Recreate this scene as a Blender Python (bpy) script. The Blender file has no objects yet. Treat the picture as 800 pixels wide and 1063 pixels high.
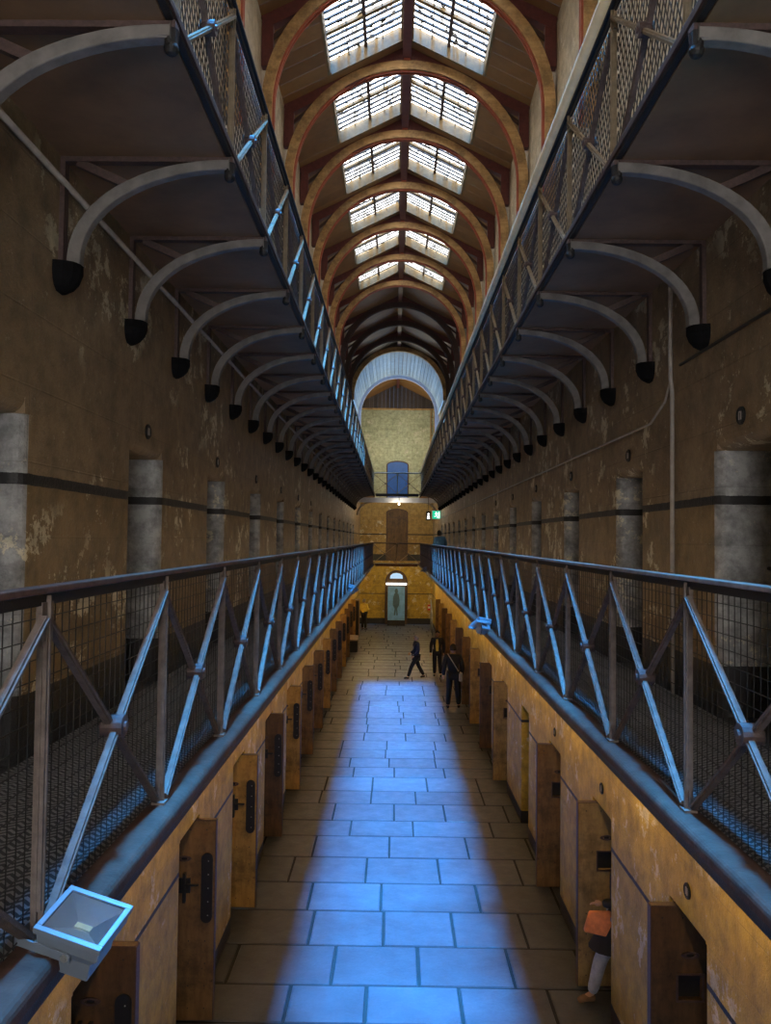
import bpy, math, random
from mathutils import Vector, Matrix, Euler
R = random.Random(7)
C = bpy.context.scene.collection
PI = math.pi
sc = bpy.context.scene

# ------------------------------------------------------------------ layout (metres; X right, Y into the hall, Z up)
EYE = 5.05
XL, XR = -2.03, 2.33           # wall faces
RL, RR = -1.08, 1.38           # railing lines
CX = 0.15
D1, D2 = 3.805, 7.42           # walking level of the two galleries
P, HP = 2.58, 1.29
YEND, YBR = 48.0, 41.18
YMIN = -3.0
WT = 0.5                       # wall thickness at the cells
WTOP, RIDGE = 13.36, 14.45

# ------------------------------------------------------------------ materials
def newmat(name):
    m = bpy.data.materials.new(name); m.use_nodes = True
    nt = m.node_tree; nt.nodes.clear()
    out = nt.nodes.new('ShaderNodeOutputMaterial')
    b = nt.nodes.new('ShaderNodeBsdfPrincipled')
    nt.links.new(b.outputs[0], out.inputs[0])
    return m, nt, b, out
def N(nt, t, **kw):
    n = nt.nodes.new(t)
    for k, v in kw.items(): setattr(n, k, v)
    return n
def noise(nt, vec, scale, detail=4, rough=.6):
    n = N(nt, 'ShaderNodeTexNoise'); n.inputs['Scale'].default_value = scale
    n.inputs['Detail'].default_value = detail; n.inputs['Roughness'].default_value = rough
    nt.links.new(vec, n.inputs['Vector']); return n.outputs['Fac']
def ramp(nt, fac, stops):
    r = N(nt, 'ShaderNodeValToRGB'); e = r.color_ramp.elements
    while len(e) < len(stops): e.new(.5)
    for el, (p, c) in zip(e, stops):
        el.position = p; el.color = (c[0], c[1], c[2], 1) if not isinstance(c, (int, float)) else (c, c, c, 1)
    nt.links.new(fac, r.inputs[0]); return r.outputs[0]
def mix(nt, fac, a, b, mode='MIX'):
    m = N(nt, 'ShaderNodeMix', data_type='RGBA', blend_type=mode)
    if isinstance(fac, (int, float)): m.inputs[0].default_value = fac
    else: nt.links.new(fac, m.inputs[0])
    for s, v in ((6, a), (7, b)):
        if isinstance(v, tuple): m.inputs[s].default_value = (*v[:3], 1)
        else: nt.links.new(v, m.inputs[s])
    return m.outputs[2]
def math_(nt, op, a, b=None, c=None):
    m = N(nt, 'ShaderNodeMath', operation=op)
    for i, v in enumerate((a, b, c)):
        if v is None: continue
        if isinstance(v, (int, float)): m.inputs[i].default_value = v
        else: nt.links.new(v, m.inputs[i])
    return m.outputs[0]
def bump(nt, b, h, strength, dist=.02):
    n = N(nt, 'ShaderNodeBump'); n.inputs['Strength'].default_value = strength
    n.inputs['Distance'].default_value = dist
    nt.links.new(h, n.inputs['Height']); nt.links.new(n.outputs[0], b.inputs['Normal'])
def geo(nt):
    return N(nt, 'ShaderNodeNewGeometry').outputs['Position']
def objc(nt):
    return N(nt, 'ShaderNodeTexCoord').outputs['Object']
def simple(name, col, rough=.6, metal=0., var=.25, scale=12, bmp=.15, dark=None, spec=.5):
    m, nt, b, o = newmat(name)
    v = objc(nt); f = noise(nt, v, scale)
    d = dark or tuple(c * (1 - var) for c in col)
    l = tuple(min(1, c * (1 + var * .6)) for c in col)
    nt.links.new(ramp(nt, f, [(.3, d), (.7, l)]), b.inputs['Base Color'])
    b.inputs['Roughness'].default_value = rough; b.inputs['Metallic'].default_value = metal
    b.inputs['Specular IOR Level'].default_value = spec
    if bmp: bump(nt, b, noise(nt, v, scale * 5), bmp, .01)
    return m

def wall_material(name, end=False):
    m, nt, b, o = newmat(name)
    p = geo(nt); sep = N(nt, 'ShaderNodeSeparateXYZ'); nt.links.new(p, sep.inputs[0])
    x, y, z = sep.outputs
    big = noise(nt, p, .9, 5, .65); mid = noise(nt, p, 5, 6, .7); fine = noise(nt, p, 45, 3, .6)
    def level(zz, w=.01):
        return math_(nt, 'SMOOTHSTEP' if False else 'GREATER_THAN', z, zz)
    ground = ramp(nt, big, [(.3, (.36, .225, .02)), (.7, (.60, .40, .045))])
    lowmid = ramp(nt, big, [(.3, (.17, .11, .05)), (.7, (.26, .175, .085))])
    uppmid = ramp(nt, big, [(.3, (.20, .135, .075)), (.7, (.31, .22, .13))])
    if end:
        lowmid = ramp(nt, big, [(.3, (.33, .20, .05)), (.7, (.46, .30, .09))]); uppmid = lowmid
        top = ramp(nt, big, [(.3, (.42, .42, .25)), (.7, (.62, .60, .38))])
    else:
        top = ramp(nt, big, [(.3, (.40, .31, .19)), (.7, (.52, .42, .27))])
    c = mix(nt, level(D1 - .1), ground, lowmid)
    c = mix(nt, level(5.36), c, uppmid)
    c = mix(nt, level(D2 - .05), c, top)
    if not end:      # paler grey on the door jamb faces along the middle gallery
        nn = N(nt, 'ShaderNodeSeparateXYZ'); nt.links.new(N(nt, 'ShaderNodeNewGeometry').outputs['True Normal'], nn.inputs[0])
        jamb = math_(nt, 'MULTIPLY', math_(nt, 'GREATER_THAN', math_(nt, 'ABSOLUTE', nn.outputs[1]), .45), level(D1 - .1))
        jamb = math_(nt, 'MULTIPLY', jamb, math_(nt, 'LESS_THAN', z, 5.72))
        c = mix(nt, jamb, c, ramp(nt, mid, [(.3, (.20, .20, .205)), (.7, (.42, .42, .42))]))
    # chips where the paint has come away, with pale plaster below
    chip = ramp(nt, noise(nt, p, 3.2, 7, .75), [(.565, 0.), (.58, 1.)])
    area = ramp(nt, noise(nt, p, .55, 2, .5), [(.46, 0.), (.50, 1.)])
    c = mix(nt, math_(nt, 'MULTIPLY', math_(nt, 'MULTIPLY', chip, area), .75), c, (.72, .64, .46))
    spot = ramp(nt, noise(nt, p, 17, 3, .8), [(.66, 0.), (.68, 1.)])
    c = mix(nt, math_(nt, 'MULTIPLY', spot, .5), c, (.55, .5, .4))
    grime = ramp(nt, mid, [(.32, .35), (.6, 1.)])
    c = mix(nt, .75, c, grime, 'MULTIPLY')
    # masonry courses
    comb = N(nt, 'ShaderNodeCombineXYZ')
    nt.links.new(x if end else y, comb.inputs[0]); nt.links.new(z, comb.inputs[1])
    br = N(nt, 'ShaderNodeTexBrick'); nt.links.new(comb.outputs[0], br.inputs['Vector'])
    br.inputs['Scale'].default_value = 1.; br.inputs['Brick Width'].default_value = .3 if end else 1.1
    br.inputs['Row Height'].default_value = .16 if end else .42
    br.inputs['Mortar Size'].default_value = .012 if end else .007; br.inputs['Mortar Smooth'].default_value = .6
    br.inputs['Color1'].default_value = (1, 1, 1, 1); br.inputs['Color2'].default_value = (.8, .8, .8, 1)
    br.inputs['Mortar'].default_value = (.5, .5, .5, 1)
    c = mix(nt, .35 if end else .2, c, br.outputs['Color'], 'MULTIPLY')
    # painted black bands
    wob = math_(nt, 'MULTIPLY', math_(nt, 'SUBTRACT', mid, .5), .02)
    zw = math_(nt, 'ADD', z, wob)
    def band(z0, z1):
        return math_(nt, 'MULTIPLY', math_(nt, 'GREATER_THAN', zw, z0), math_(nt, 'LESS_THAN', zw, z1))
    bands = math_(nt, 'MAXIMUM', band(5.33, 5.395), band(1.79, 1.835))
    bands = math_(nt, 'MAXIMUM', bands, band(-1, .22 if not end else .36))
    bands = math_(nt, 'MAXIMUM', bands, band(D1 - .02, 4.17))
    c = mix(nt, bands, c, (.012, .011, .012))
    nt.links.new(c, b.inputs['Base Color'])
    b.inputs['Roughness'].default_value = .55
    h = math_(nt, 'ADD', math_(nt, 'MULTIPLY', mid, 1.), math_(nt, 'MULTIPLY', fine, .35))
    h = math_(nt, 'SUBTRACT', h, math_(nt, 'MULTIPLY', br.outputs['Fac'], .3))
    bump(nt, b, h, .55, .03)
    return m
M = {}
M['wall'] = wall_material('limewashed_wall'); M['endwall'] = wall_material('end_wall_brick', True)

def floor_material():
    m, nt, b, o = newmat('bluestone_flags')
    g = N(nt, 'ShaderNodeNewGeometry'); p = g.outputs['Position']
    f = noise(nt, p, 2.2, 4, .55)
    c = ramp(nt, f, [(.3, (.052, .058, .076)), (.7, (.08, .090, .118))])
    v = ramp(nt, g.outputs['Random Per Island'], [(0., .72), (1., 1.)])
    c = mix(nt, 1., c, v, 'MULTIPLY')
    c = mix(nt, .5, c, ramp(nt, noise(nt, p, 30, 4, .7), [(.3, .55), (.6, 1.)]), 'MULTIPLY')
    nt.links.new(c, b.inputs['Base Color'])
    nt.links.new(ramp(nt, noise(nt, p, 5, 4), [(.3, .36), (.7, .52)]), b.inputs['Roughness'])
    bump(nt, b, noise(nt, p, 9, 4, .6), .28, .02)
    return m
M['floor'] = floor_material()
M['mortar'] = simple('floor_mortar', (.012, .013, .015), .9)
M['dado'] = simple('black_paint', (.014, .013, .014), .5)

def wood(name, a, b_, axis=2, scale=2., rough=.6, gloss=.4):
    m, nt, b, o = newmat(name)
    v = objc(nt); mp = N(nt, 'ShaderNodeMapping'); s = [9., 9., 9.]; s[axis] = 1.2
    mp.inputs['Scale'].default_value = s; nt.links.new(v, mp.inputs[0])
    f = noise(nt, mp.outputs[0], scale, 6, .65)
    c = ramp(nt, f, [(.3, a), (.7, b_)])
    w = ramp(nt, noise(nt, v, 3, 6, .75), [(.38, .3), (.56, 1.)])
    c = mix(nt, .75, c, w, 'MULTIPLY')
    w = ramp(nt, noise(nt, v, 11, 4, .8), [(.33, .1), (.37, 1.)])
    c = mix(nt, .8 if axis == 2 else .2, c, w, 'MULTIPLY')
    nt.links.new(c, b.inputs['Base Color']); b.inputs['Roughness'].default_value = rough
    bump(nt, b, f, .2, .01); return m
M['rib'] = wood('arch_timber', (.44, .24, .085), (.62, .38, .15), 0)
M['ribred'] = simple('red_oxide_paint', (.34, .075, .035), .5)
M['maroon'] = simple('maroon_paint', (.13, .035, .028), .55)
M['darktimber'] = simple('dark_roof_timber', (.07, .035, .025), .6)
M['curb'] = simple('cream_curb_paint', (.20, .13, .045), .6)
M['door_dark'] = wood('dark_door_timber', (.07, .035, .014), (.15, .08, .03))
M['door_brown'] = wood('brown_door_timber', (.15, .08, .028), (.26, .15, .055))
M['door_yellow'] = wood('ochre_door_paint', (.34, .19, .045), (.52, .31, .08))
M['door_grey'] = wood('drab_door_paint', (.26, .17, .065), (.40, .27, .11))
M['iron'] = simple('grey_painted_iron', (.18, .14, .12), .6, 0, .3, 20, .3, None, .15)
M['ironbracket'] = simple('dull_painted_bracket', (.20, .185, .175), .7, 0, .3, 9, .3, None, .2)
M['blackiron'] = simple('black_iron', (.012, .011, .012), .55, 0, .3, 30, .3)
M['rust'] = simple('brown_iron_collar', (.085, .05, .045), .55, 0, .4, 40, .3)
M['ironback'] = simple('grey_brown_painted_iron', (.14, .10, .085), .6, 0, .3, 20, .3, None, .15)
M['railbrown'] = simple('brown_handrail_paint', (.13, .065, .045), .5, 0, .35, 15, .1, None, .15)
M['railgrey'] = simple('worn_grey_handrail', (.26, .19, .15), .5, 0, .3, 15, .1, None, .2)
M['pipe'] = simple('cream_pipe_paint', (.92, .74, .44), .35, 0, .15, 8)
M['conduit'] = simple('pale_conduit', (.34, .30, .27), .5)
M['nose'] = simple('grey_edge_paint', (.09, .05, .038), .65, 0, .35, 7, .3, None, .15)
M['soffit'] = simple('slate_soffit', (.24, .135, .07), .7, 0, .25, 3, .15)
M['corbel'] = simple('black_corbel_stone', (.007, .007, .008), .9, 0, .3, 12, .5, None, .1)
M['flood'] = simple('blue_grey_die_cast', (.17, .20, .24), .4, 0, .08, 6)
M['steel'] = simple('bright_steel', (.42, .42, .40), .35, .6, .08, 6)
M['white'] = simple('white_paint', (.75, .76, .78), .5, 0, .1, 5)
M['lilac'] = simple('pale_plaster_edge', (.55, .50, .58), .6, 0, .12, 5)
M['bluedoor'] = simple('blue_door_paint', (.015, .10, .42), .5, 0, .2, 5)
M['plank'] = None
def deck_material():
    m, nt, b, o = newmat('ribbed_walkway_matting')
    p = geo(nt); sep = N(nt, 'ShaderNodeSeparateXYZ'); nt.links.new(p, sep.inputs[0])
    x, y, z = sep.outputs
    zig = math_(nt, 'ABSOLUTE', math_(nt, 'SUBTRACT', math_(nt, 'FRACT', math_(nt, 'MULTIPLY', x, 14.)), .5))
    q = math_(nt, 'FRACT', math_(nt, 'ADD', math_(nt, 'MULTIPLY', y, 24.), math_(nt, 'MULTIPLY', zig, 1.6)))
    f = math_(nt, 'GREATER_THAN', q, .52)
    base = ramp(nt, noise(nt, p, 3, 4), [(.3, (.13, .125, .125)), (.7, (.24, .235, .235))])
    c = mix(nt, f, (.012, .012, .013), base)
    nt.links.new(c, b.inputs['Base Color']); b.inputs['Roughness'].default_value = .6
    bump(nt, b, f, .6, .006); return m
M['deck'] = deck_material()
def island(name, a, b_, rough=.6):
    m, nt, b, o = newmat(name)
    g = N(nt, 'ShaderNodeNewGeometry')
    c = ramp(nt, g.outputs['Random Per Island'], [(0., a), (1., b_)])
    c = mix(nt, .5, c, ramp(nt, noise(nt, objc(nt), 4, 6, .7), [(.3, .5), (.65, 1.)]), 'MULTIPLY')
    nt.links.new(c, b.inputs['Base Color']); b.inputs['Roughness'].default_value = rough
    return m
M['plank'] = island('vault_boards', (.30, .38, .46), (.5, .58, .64))
M['boards'] = island('roof_boards', (.20, .09, .026), (.32, .16, .05))
M['darkboards'] = island('dark_boards', (.05, .035, .03), (.10, .07, .055))
def emit(name, col, s, trans=False, dirt=False):
    m = bpy.data.materials.new(name); m.use_nodes = True; nt = m.node_tree; nt.nodes.clear()
    out = nt.nodes.new('ShaderNodeOutputMaterial'); e = nt.nodes.new('ShaderNodeEmission')
    e.inputs[0].default_value = (*col, 1); e.inputs[1].default_value = s
    last = e.outputs[0]
    if trans:
        t = nt.nodes.new('ShaderNodeBsdfTransparent'); a = nt.nodes.new('ShaderNodeAddShader')
        nt.links.new(t.outputs[0], a.inputs[0]); nt.links.new(last, a.inputs[1]); last = a.outputs[0]
    if dirt:
        d = nt.nodes.new('ShaderNodeBsdfDiffuse'); d.inputs[0].default_value = (.05, .045, .03, 1)
        mx = nt.nodes.new('ShaderNodeMixShader')
        f = ramp(nt, noise(nt, geo(nt), 9, 5, .75), [(.53, 0.), (.56, 1.)])
        nt.links.new(f, mx.inputs[0]); nt.links.new(last, mx.inputs[1]); nt.links.new(d.outputs[0], mx.inputs[2])
        last = mx.outputs[0]
    nt.links.new(last, out.inputs[0]); return m
M['skyglass'] = emit('daylit_glass', (1., .96, .90), 9., True, True)
M['sideglass'] = emit('daylit_side_glass', (.30, .60, 1.), 6.)
M['fillglass'] = emit('added_fill_glass', (1., .97, .93), 15.)
M['paleiron'] = simple('pale_painted_iron', (.26, .20, .13), .6, 0, .25, 20, .3, None, .12)
M['lampglow'] = emit('lamp_glow', (1., .85, .6), 12.)
M['meshbrown'] = simple('dark_brown_wire', (.05, .038, .028), .6)
M['signgreen'] = emit('green_sign_face', (.02, .75, .42), .9)
M['signwhite'] = emit('white_sign_face', (1., 1., .95), 2.)
M['fanlight'] = emit('fanlight_glass', (.55, .78, 1.), .9)

# ------------------------------------------------------------------ mesh helpers
class MB:
    def __init__(s): s.v = []; s.f = []; s.m = []; s.mi = 0
    def add(s, vs, fs):
        n = len(s.v); s.v += [tuple(v) for v in vs]; s.f += [tuple(i + n for i in f) for f in fs]; s.m += [s.mi] * len(fs)
        return s
    def box(s, x0, x1, y0, y1, z0, z1):
        return s.add([(x, y, z) for x in (x0, x1) for y in (y0, y1) for z in (z0, z1)],
              [(0, 1, 3, 2), (4, 6, 7, 5), (0, 4, 5, 1), (2, 3, 7, 6), (0, 2, 6, 4), (1, 5, 7, 3)])
    def beam(s, p, q, w, h, up=(0, 0, 1)):
        p = Vector(p); q = Vector(q); d = (q - p).normalized(); up = Vector(up)
        a = d.cross(up)
        if a.length < 1e-4: a = d.cross(Vector((0, 1, 0)))
        a.normalize(); b = a.cross(d); vs = []
        for e in (p, q):
            for (i, j) in ((-1, -1), (1, -1), (1, 1), (-1, 1)): vs.append(e + a * (i * w / 2) + b * (j * h / 2))
        return s.add(vs, [(3, 2, 1, 0), (4, 5, 6, 7), (0, 1, 5, 4), (1, 2, 6, 5), (2, 3, 7, 6), (3, 0, 4, 7)])
    def prism(s, poly, fn, a, b):
        """poly 2-D outline, fn(u, v, t) -> point, from t=a to t=b"""
        n = len(poly); vs = [fn(u, v, a) for u, v in poly] + [fn(u, v, b) for u, v in poly]
        return s.add(vs, [tuple(range(n))[::-1], tuple(range(n, 2 * n))] + [(i, (i + 1) % n, n + (i + 1) % n, n + i) for i in range(n)])
    def tube(s, pts, r, n=8, cap=True):
        pts = [Vector(p) for p in pts]; rings = []
        rr = r if isinstance(r, (list, tuple)) else [r] * len(pts)
        ref = None
        for i, p in enumerate(pts):
            d = (pts[min(i + 1, len(pts) - 1)] - pts[max(i - 1, 0)]).normalized()
            if ref is None:
                ref = Vector((0, 0, 1)) if abs(d.z) < .9 else Vector((0, 1, 0))
            a = d.cross(ref).normalized(); b = d.cross(a); ref = -b if False else ref
            rings.append([p + (a * math.cos(t) + b * math.sin(t)) * rr[i] for t in [2 * PI * k / n for k in range(n)]])
        vs = [v for r_ in rings for v in r_]; fs = []
        for i in range(len(pts) - 1):
            for k in range(n): fs.append((i * n + k, i * n + (k + 1) % n, (i + 1) * n + (k + 1) % n, (i + 1) * n + k))
        if cap: fs += [tuple(range(n))[::-1], tuple(range((len(pts) - 1) * n, len(pts) * n))]
        return s.add(vs, fs)
    def ball(s, c, rx, ry=None, rz=None, n=12, m=8):
        ry = ry or rx; rz = rz or rx; vs = []; fs = []
        for i in range(m + 1):
            t = PI * i / m
            for k in range(n):
                u = 2 * PI * k / n
                vs.append((c[0] + rx * math.sin(t) * math.cos(u), c[1] + ry * math.sin(t) * math.sin(u), c[2] + rz * math.cos(t)))
        for i in range(m):
            for k in range(n): fs.append((i * n + k, (i + 1) * n + k, (i + 1) * n + (k + 1) % n, i * n + (k + 1) % n))
        return s.add(vs, fs)
    def build(s, name, mat, parent=None, smooth=False, bevel=0):
        me = bpy.data.meshes.new(name); me.from_pydata(s.v, [], s.f)
        mats = mat if isinstance(mat, (list, tuple)) else [mat]
        for k in mats: me.materials.append(k)
        if len(mats) > 1:
            for p_, i in zip(me.polygons, s.m): p_.material_index = i
        if smooth: me.polygons.foreach_set('use_smooth', [True] * len(me.polygons))
        me.update()
        o = bpy.data.objects.new(name, me); C.objects.link(o)
        if parent: o.parent = parent
        if bevel:
            b = o.modifiers.new('bevel', 'BEVEL'); b.width = bevel; b.segments = 2; b.limit_method = 'ANGLE'
        return o
def empty(name, label, cat, loc=(0, 0, 0), group=None, rotz=0):
    o = bpy.data.objects.new(name, None); C.objects.link(o); o.location = loc; o.rotation_euler = (0, 0, rotz)
    o.empty_display_size = .1
    return tag(o, label, cat, group)
def tag(o, label, cat, group=None):
    o['label'] = label; o['category'] = cat
    if group: o['group'] = group
    return o
def struct(o): o['kind'] = 'structure'; return o
KIDS = {}
def dup(root, loc=None, label=None, group=None, rotz=None, sx=1):
    def cp(o, par):
        c = o.copy(); C.objects.link(c)
        if par: c.parent = par
        for ch in [q for q in ALL() if q.parent == o]: cp(ch, c)
        return c
    kids = {}
    for q in C.objects:
        if q.parent: kids.setdefault(q.parent.name, []).append(q)
    def cp2(o, par):
        c = o.copy(); C.objects.link(c)
        if par: c.parent = par
        for ch in kids.get(o.name, []): cp2(ch, c)
        return c
    r = cp2(root, None)
    if loc is not None: r.location = loc
    if rotz is not None: r.rotation_euler = (0, 0, rotz)
    if label: r['label'] = label
    if group: r['group'] = group
    return r
ORD = ['first', 'second', 'third', 'fourth', 'fifth', 'sixth', 'seventh', 'eighth', 'ninth', 'tenth', 'eleventh', 'twelfth',
       'thirteenth', 'fourteenth', 'fifteenth', 'sixteenth', 'seventeenth', 'eighteenth', 'nineteenth', 'twentieth']
ORD += ['twenty-' + k for k in ORD[:9]] + ['thirtieth'] + ['thirty-' + k for k in ORD[:9]]
def nth(i): return ORD[i] if i else 'nearest'

# ------------------------------------------------------------------ floor
mb = MB(); y = -2.
mb.mi = 1; mb.box(-4.2, 4.5, YMIN, YEND, -.1, -.012); mb.mi = 0
rowi = 0
while y < YEND:
    d = R.uniform(.72, .96); y1 = min(y + d, YEND)
    x = -4.2 + R.uniform(0, .5)*0
    first = R.uniform(.5, 1.2)
    while x < 4.5:
        w = first if x == -4.2 else R.uniform(.85, 1.4)
        if x + w > 4.2: w = 4.5 - x
        g = .013; t = .008; a0, a1, b0, b1 = x + g, x + w - g, y + g, y1 - g
        if b1 - b0 > .1:
            zt = R.uniform(-.003, .003)
            j = lambda: R.uniform(-.008, .008)
            lo = [(a0, b0), (a1, b0), (a1, b1), (a0, b1)]
            hi = [(a0 + t + abs(j()), b0 + t + abs(j())), (a1 - t - abs(j()), b0 + t + abs(j())), (a1 - t - abs(j()), b1 - t - abs(j())), (a0 + t + abs(j()), b1 - t - abs(j()))]
            mb.add([(p[0], p[1], -.02) for p in lo] + [(p[0], p[1], zt) for p in hi],
                   [(4, 5, 6, 7), (0, 1, 5, 4), (1, 2, 6, 5), (2, 3, 7, 6), (3, 0, 4, 7)])
        x += w
    y = y1; rowi += 1
struct(mb.build('floor', [M['floor'], M['mortar']]))

# ------------------------------------------------------------------ side walls with cell openings
OW = .77
def openings(y0):
    k = y0
    while k > YMIN + 1: k -= P
    out = []
    while k < YBR - .8:
        out.append((k, k + OW)); k += P
    return out
OPEN = {('L', 0): openings(5.22), ('L', 1): openings(6.15), ('R', 0): openings(6.02), ('R', 1): openings(5.02)}
def side_wall(side):
    X = XL if side == 'L' else XR; s = -1 if side == 'L' else 1
    mb = MB()
    def pier(y0, y1, z0, z1, r):
        pts = []
        # rounded at the hall side: u = depth into the wall, v = y
        for k in range(6):
            a = PI / 2 * k / 5; pts.append((r - r * math.sin(a), y0 + r - r * math.cos(a)))
        poly = [(WT, y0)] + pts + [(r - r * math.cos(a), y1 - r + r * math.sin(a)) for a in [PI / 2 * k / 5 for k in range(6)]] + [(WT, y1)]
        mb.prism(poly, lambda u, v, t: (X + s * u, v, t), z0, z1)
    for lev, (z0, zt, z1, r) in enumerate(((0, 2.1, D1 - .16, .025), (D1 - .16, 5.72, D2 - .004, .09))):
        prev = YMIN
        for a, b in OPEN[side, lev]:
            pier(prev, a, z0, zt, r); prev = b
            # lintel with a rounded lower arris
            poly = [(WT, zt)] + [(r - r * math.sin(t), zt + r - r * math.cos(t)) for t in [PI / 2 * k / 4 for k in range(5)]] + [(0, z1), (WT, z1)]
            mb.prism(poly, lambda u, v, t: (X + s * u, t, v), a, b)
        pier(prev, YEND, z0, zt, r)
        # masonry over the piers
        prev = YMIN
        for a, b in OPEN[side, lev] + [(YEND, YEND)]:
            mb.box(*sorted((X, X + s * WT)), prev, a, zt, z1); prev = b
    for a, b in OPEN[side, 1]:       # thresholds of the middle-gallery doorways
        mb.box(*sorted((X, X + s * WT)), a, b, D1 - .16, D1 - .002)
    # upper storey
    U0, U1 = X + s * .15, X + s * WT
    mb.box(*sorted((U0, U1)), YMIN, 38.6, D2 - .12, WTOP)
    mb.box(*sorted((U0, U1)), 38.6, 42.8, D2 - .12, 9.3)
    mb.box(*sorted((U0, U1)), 38.6, 42.8, 11.7, WTOP)
    mb.box(*sorted((U0, U1)), 42.8, YEND, D2 - .12, WTOP)
    # cell backs and party walls
    mb.box(*sorted((X + s * 2.1, X + s * 2.2)), YMIN, YEND, 0, D2)
    for a, b in OPEN[side, 0]:
        mb.box(*sorted((X + s * (WT - .01), X + s * 2.1)), a - 1.0, a - .8, 0, D1 - .16)
    mb.box(*sorted((X + s * (WT - .01), X + s * 2.1)), YMIN, YEND, 2.5, 2.6)
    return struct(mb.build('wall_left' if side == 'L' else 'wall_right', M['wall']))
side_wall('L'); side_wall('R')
mb = MB()
mb.mi = 0; mb.box(XL - WT, XR + WT, YEND, YEND + .3, 0, 12.93)
mb.mi = 1
for i in range(18):
    x = XL + i * .2422; mb.box(x + .004, x + .2382, YEND - .02, YEND + .2, 12.93, 14.6)
mb.mi = 2; mb.box(XL, XR, YEND - .06, YEND, 12.86, 12.96)
struct(mb.build('wall_end', [M['endwall'], M['darkboards'], M['rib']]))
struct(MB().box(-4.4, 4.7, YMIN - .2, YMIN, 0, 14.6).build('wall_back', M['wall']))
wb = MB(); wb.box(-.95, 1.25, YMIN + .01, YMIN + .03, 4.9, 7.2); wb.mi = 1  # unseen glowing window added behind the camera to light posts and jambs
for k in range(5): wb.box(-.97 + .55 * k, -.93 + .55 * k, YMIN + .0, YMIN + .07, 4.86, 7.24)
for k in range(5): wb.box(-.97, 1.27, YMIN + .0, YMIN + .07, 4.88 + .575 * k, 4.92 + .575 * k)
struct(wb.build('window_3', [M['fillglass'], M['white']]))

# ------------------------------------------------------------------ roof
def roofz(x): return RIDGE - (RIDGE - WTOP) * abs(x - CX) / 2.18
ribs = [12.4 + P * j for j in range(-5, 10)]           # -0.5 ... 35.6
SK0, SK1 = .09, 1.46
mb = MB()
def slope_slab(s, u0, u1, y0, y1, th=.09):
    a, b = CX + s * u0, CX + s * u1
    za, zb = roofz(a), roofz(b)
    mb.add([(a, y0, za), (b, y0, zb), (b, y1, zb), (a, y1, za), (a, y0, za + th), (b, y0, zb + th), (b, y1, zb + th), (a, y1, za + th)],
           [(0, 1, 2, 3), (7, 6, 5, 4), (0, 4, 5, 1), (1, 5, 6, 2), (2, 6, 7, 3), (3, 7, 4, 0)])
skylit = []
for s in (-1, 1):
    prev = YMIN
    for j, ry in enumerate(ribs):
        if ry < 27.5:
            skylit.append((s, j, ry + .32, ry + P - .32))
    def boards(u0, u1, y0, y1, n):
        for k in range(n):
            yy0 = y0 + (y1 - y0) * k / n; yy1 = y0 + (y1 - y0) * (k + 1) / n
            slope_slab(s, u0, u1, yy0 + .003, yy1 - .003)
    boards(0, 2.7, YMIN, ribs[0] + .32, 6)
    for j, ry in enumerate(ribs):
        if ry < 27.5:
            boards(SK1, 2.7, ry + .32, ry + P - .32, 5); slope_slab(s, 0, SK0, ry + .32, ry + P - .32)
            boards(0, 2.7, ry + P - .32, ry + P + .32, 2)
    y0 = 12.4 + P * 6 + .32
    boards(0, 2.7, y0, YEND, 28)
ceil = struct(mb.build('ceiling', M['boards']))

# skylights (a deep cream curb, glazing bars and dirty panes)
def skylight(s, y0, y1):
    root = empty('skylight', '', 'skylight', (CX, y0, RIDGE - .3))
    L = y1 - y0; O = Vector((CX, y0, RIDGE - .3))
    def P3(u, v, h):   # u across from ridge, v along, h above the slope
        x = CX + s * u; return Vector((x, y0 + v, roofz(x) + h)) - O
    H = .26
    f = MB()
    for v in (0, L):
        f.beam(P3(SK0, v, H / 2), P3(SK1, v, H / 2), .05, H + .02)
    for u in (SK0, SK1):
        f.beam(P3(u, 0, H / 2), P3(u, L, H / 2), .05, H + .02)
    f.build('curb', M['curb'], root)
    n = 11
    for k in range(1, n):
        v = L * k / n
        MB().beam(P3(SK0, v, H - .03), P3(SK1, v, H - .03), .05, .03).build('glazing_bar', M['blackiron'], root)
    MB().beam(P3(SK0, L * .54, H - .05), P3(SK1, L * .54, H - .05), .085, .05).build('cross_rail', M['curb'], root)
    MB().beam(P3((SK0 + SK1) / 2, 0, H - .05), P3((SK0 + SK1) / 2, L, H - .05), .06, .05).build('mullion', M['darktimber'], root)
    for q in (.27, .73):
        u = SK0 + (SK1 - SK0) * q
        MB().beam(P3(u, 0, H - .06), P3(u, L, H - .06), .016, .02).build('tie_rod', M['blackiron'], root)
    MB().add([P3(SK0, 0, H), P3(SK1, 0, H), P3(SK1, L, H), P3(SK0, L, H)], [(0, 1, 2, 3)]).build('pane', M['skyglass'], root)
    return root
vis = [q for q in sorted(set(q[1] for q in skylit)) if ribs[q] > 9]
for s in (-1, 1):
    proto = None
    for (_, j, y0, y1) in [q for q in skylit if q[0] == s]:
        if j in vis: nm = nth(vis.index(j)) if vis.index(j) else 'nearest visible'
        else: nm = None
        if nm: lb = '%s skylight from the camera on the %s roof slope, glazed between red-edged arches' % (nm, 'left' if s < 0 else 'right')
        else: lb = 'overhead skylight on the %s roof slope above the frame, %s back from its top edge' % ('left' if s < 0 else 'right', ORD[vis[0] - j - 1])
        if proto is None: proto = skylight(s, y0, y1); proto['label'] = lb; proto['group'] = 'roof skylights'
        else: dup(proto, (CX, y0, RIDGE - .3), lb, 'roof skylights')

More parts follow.
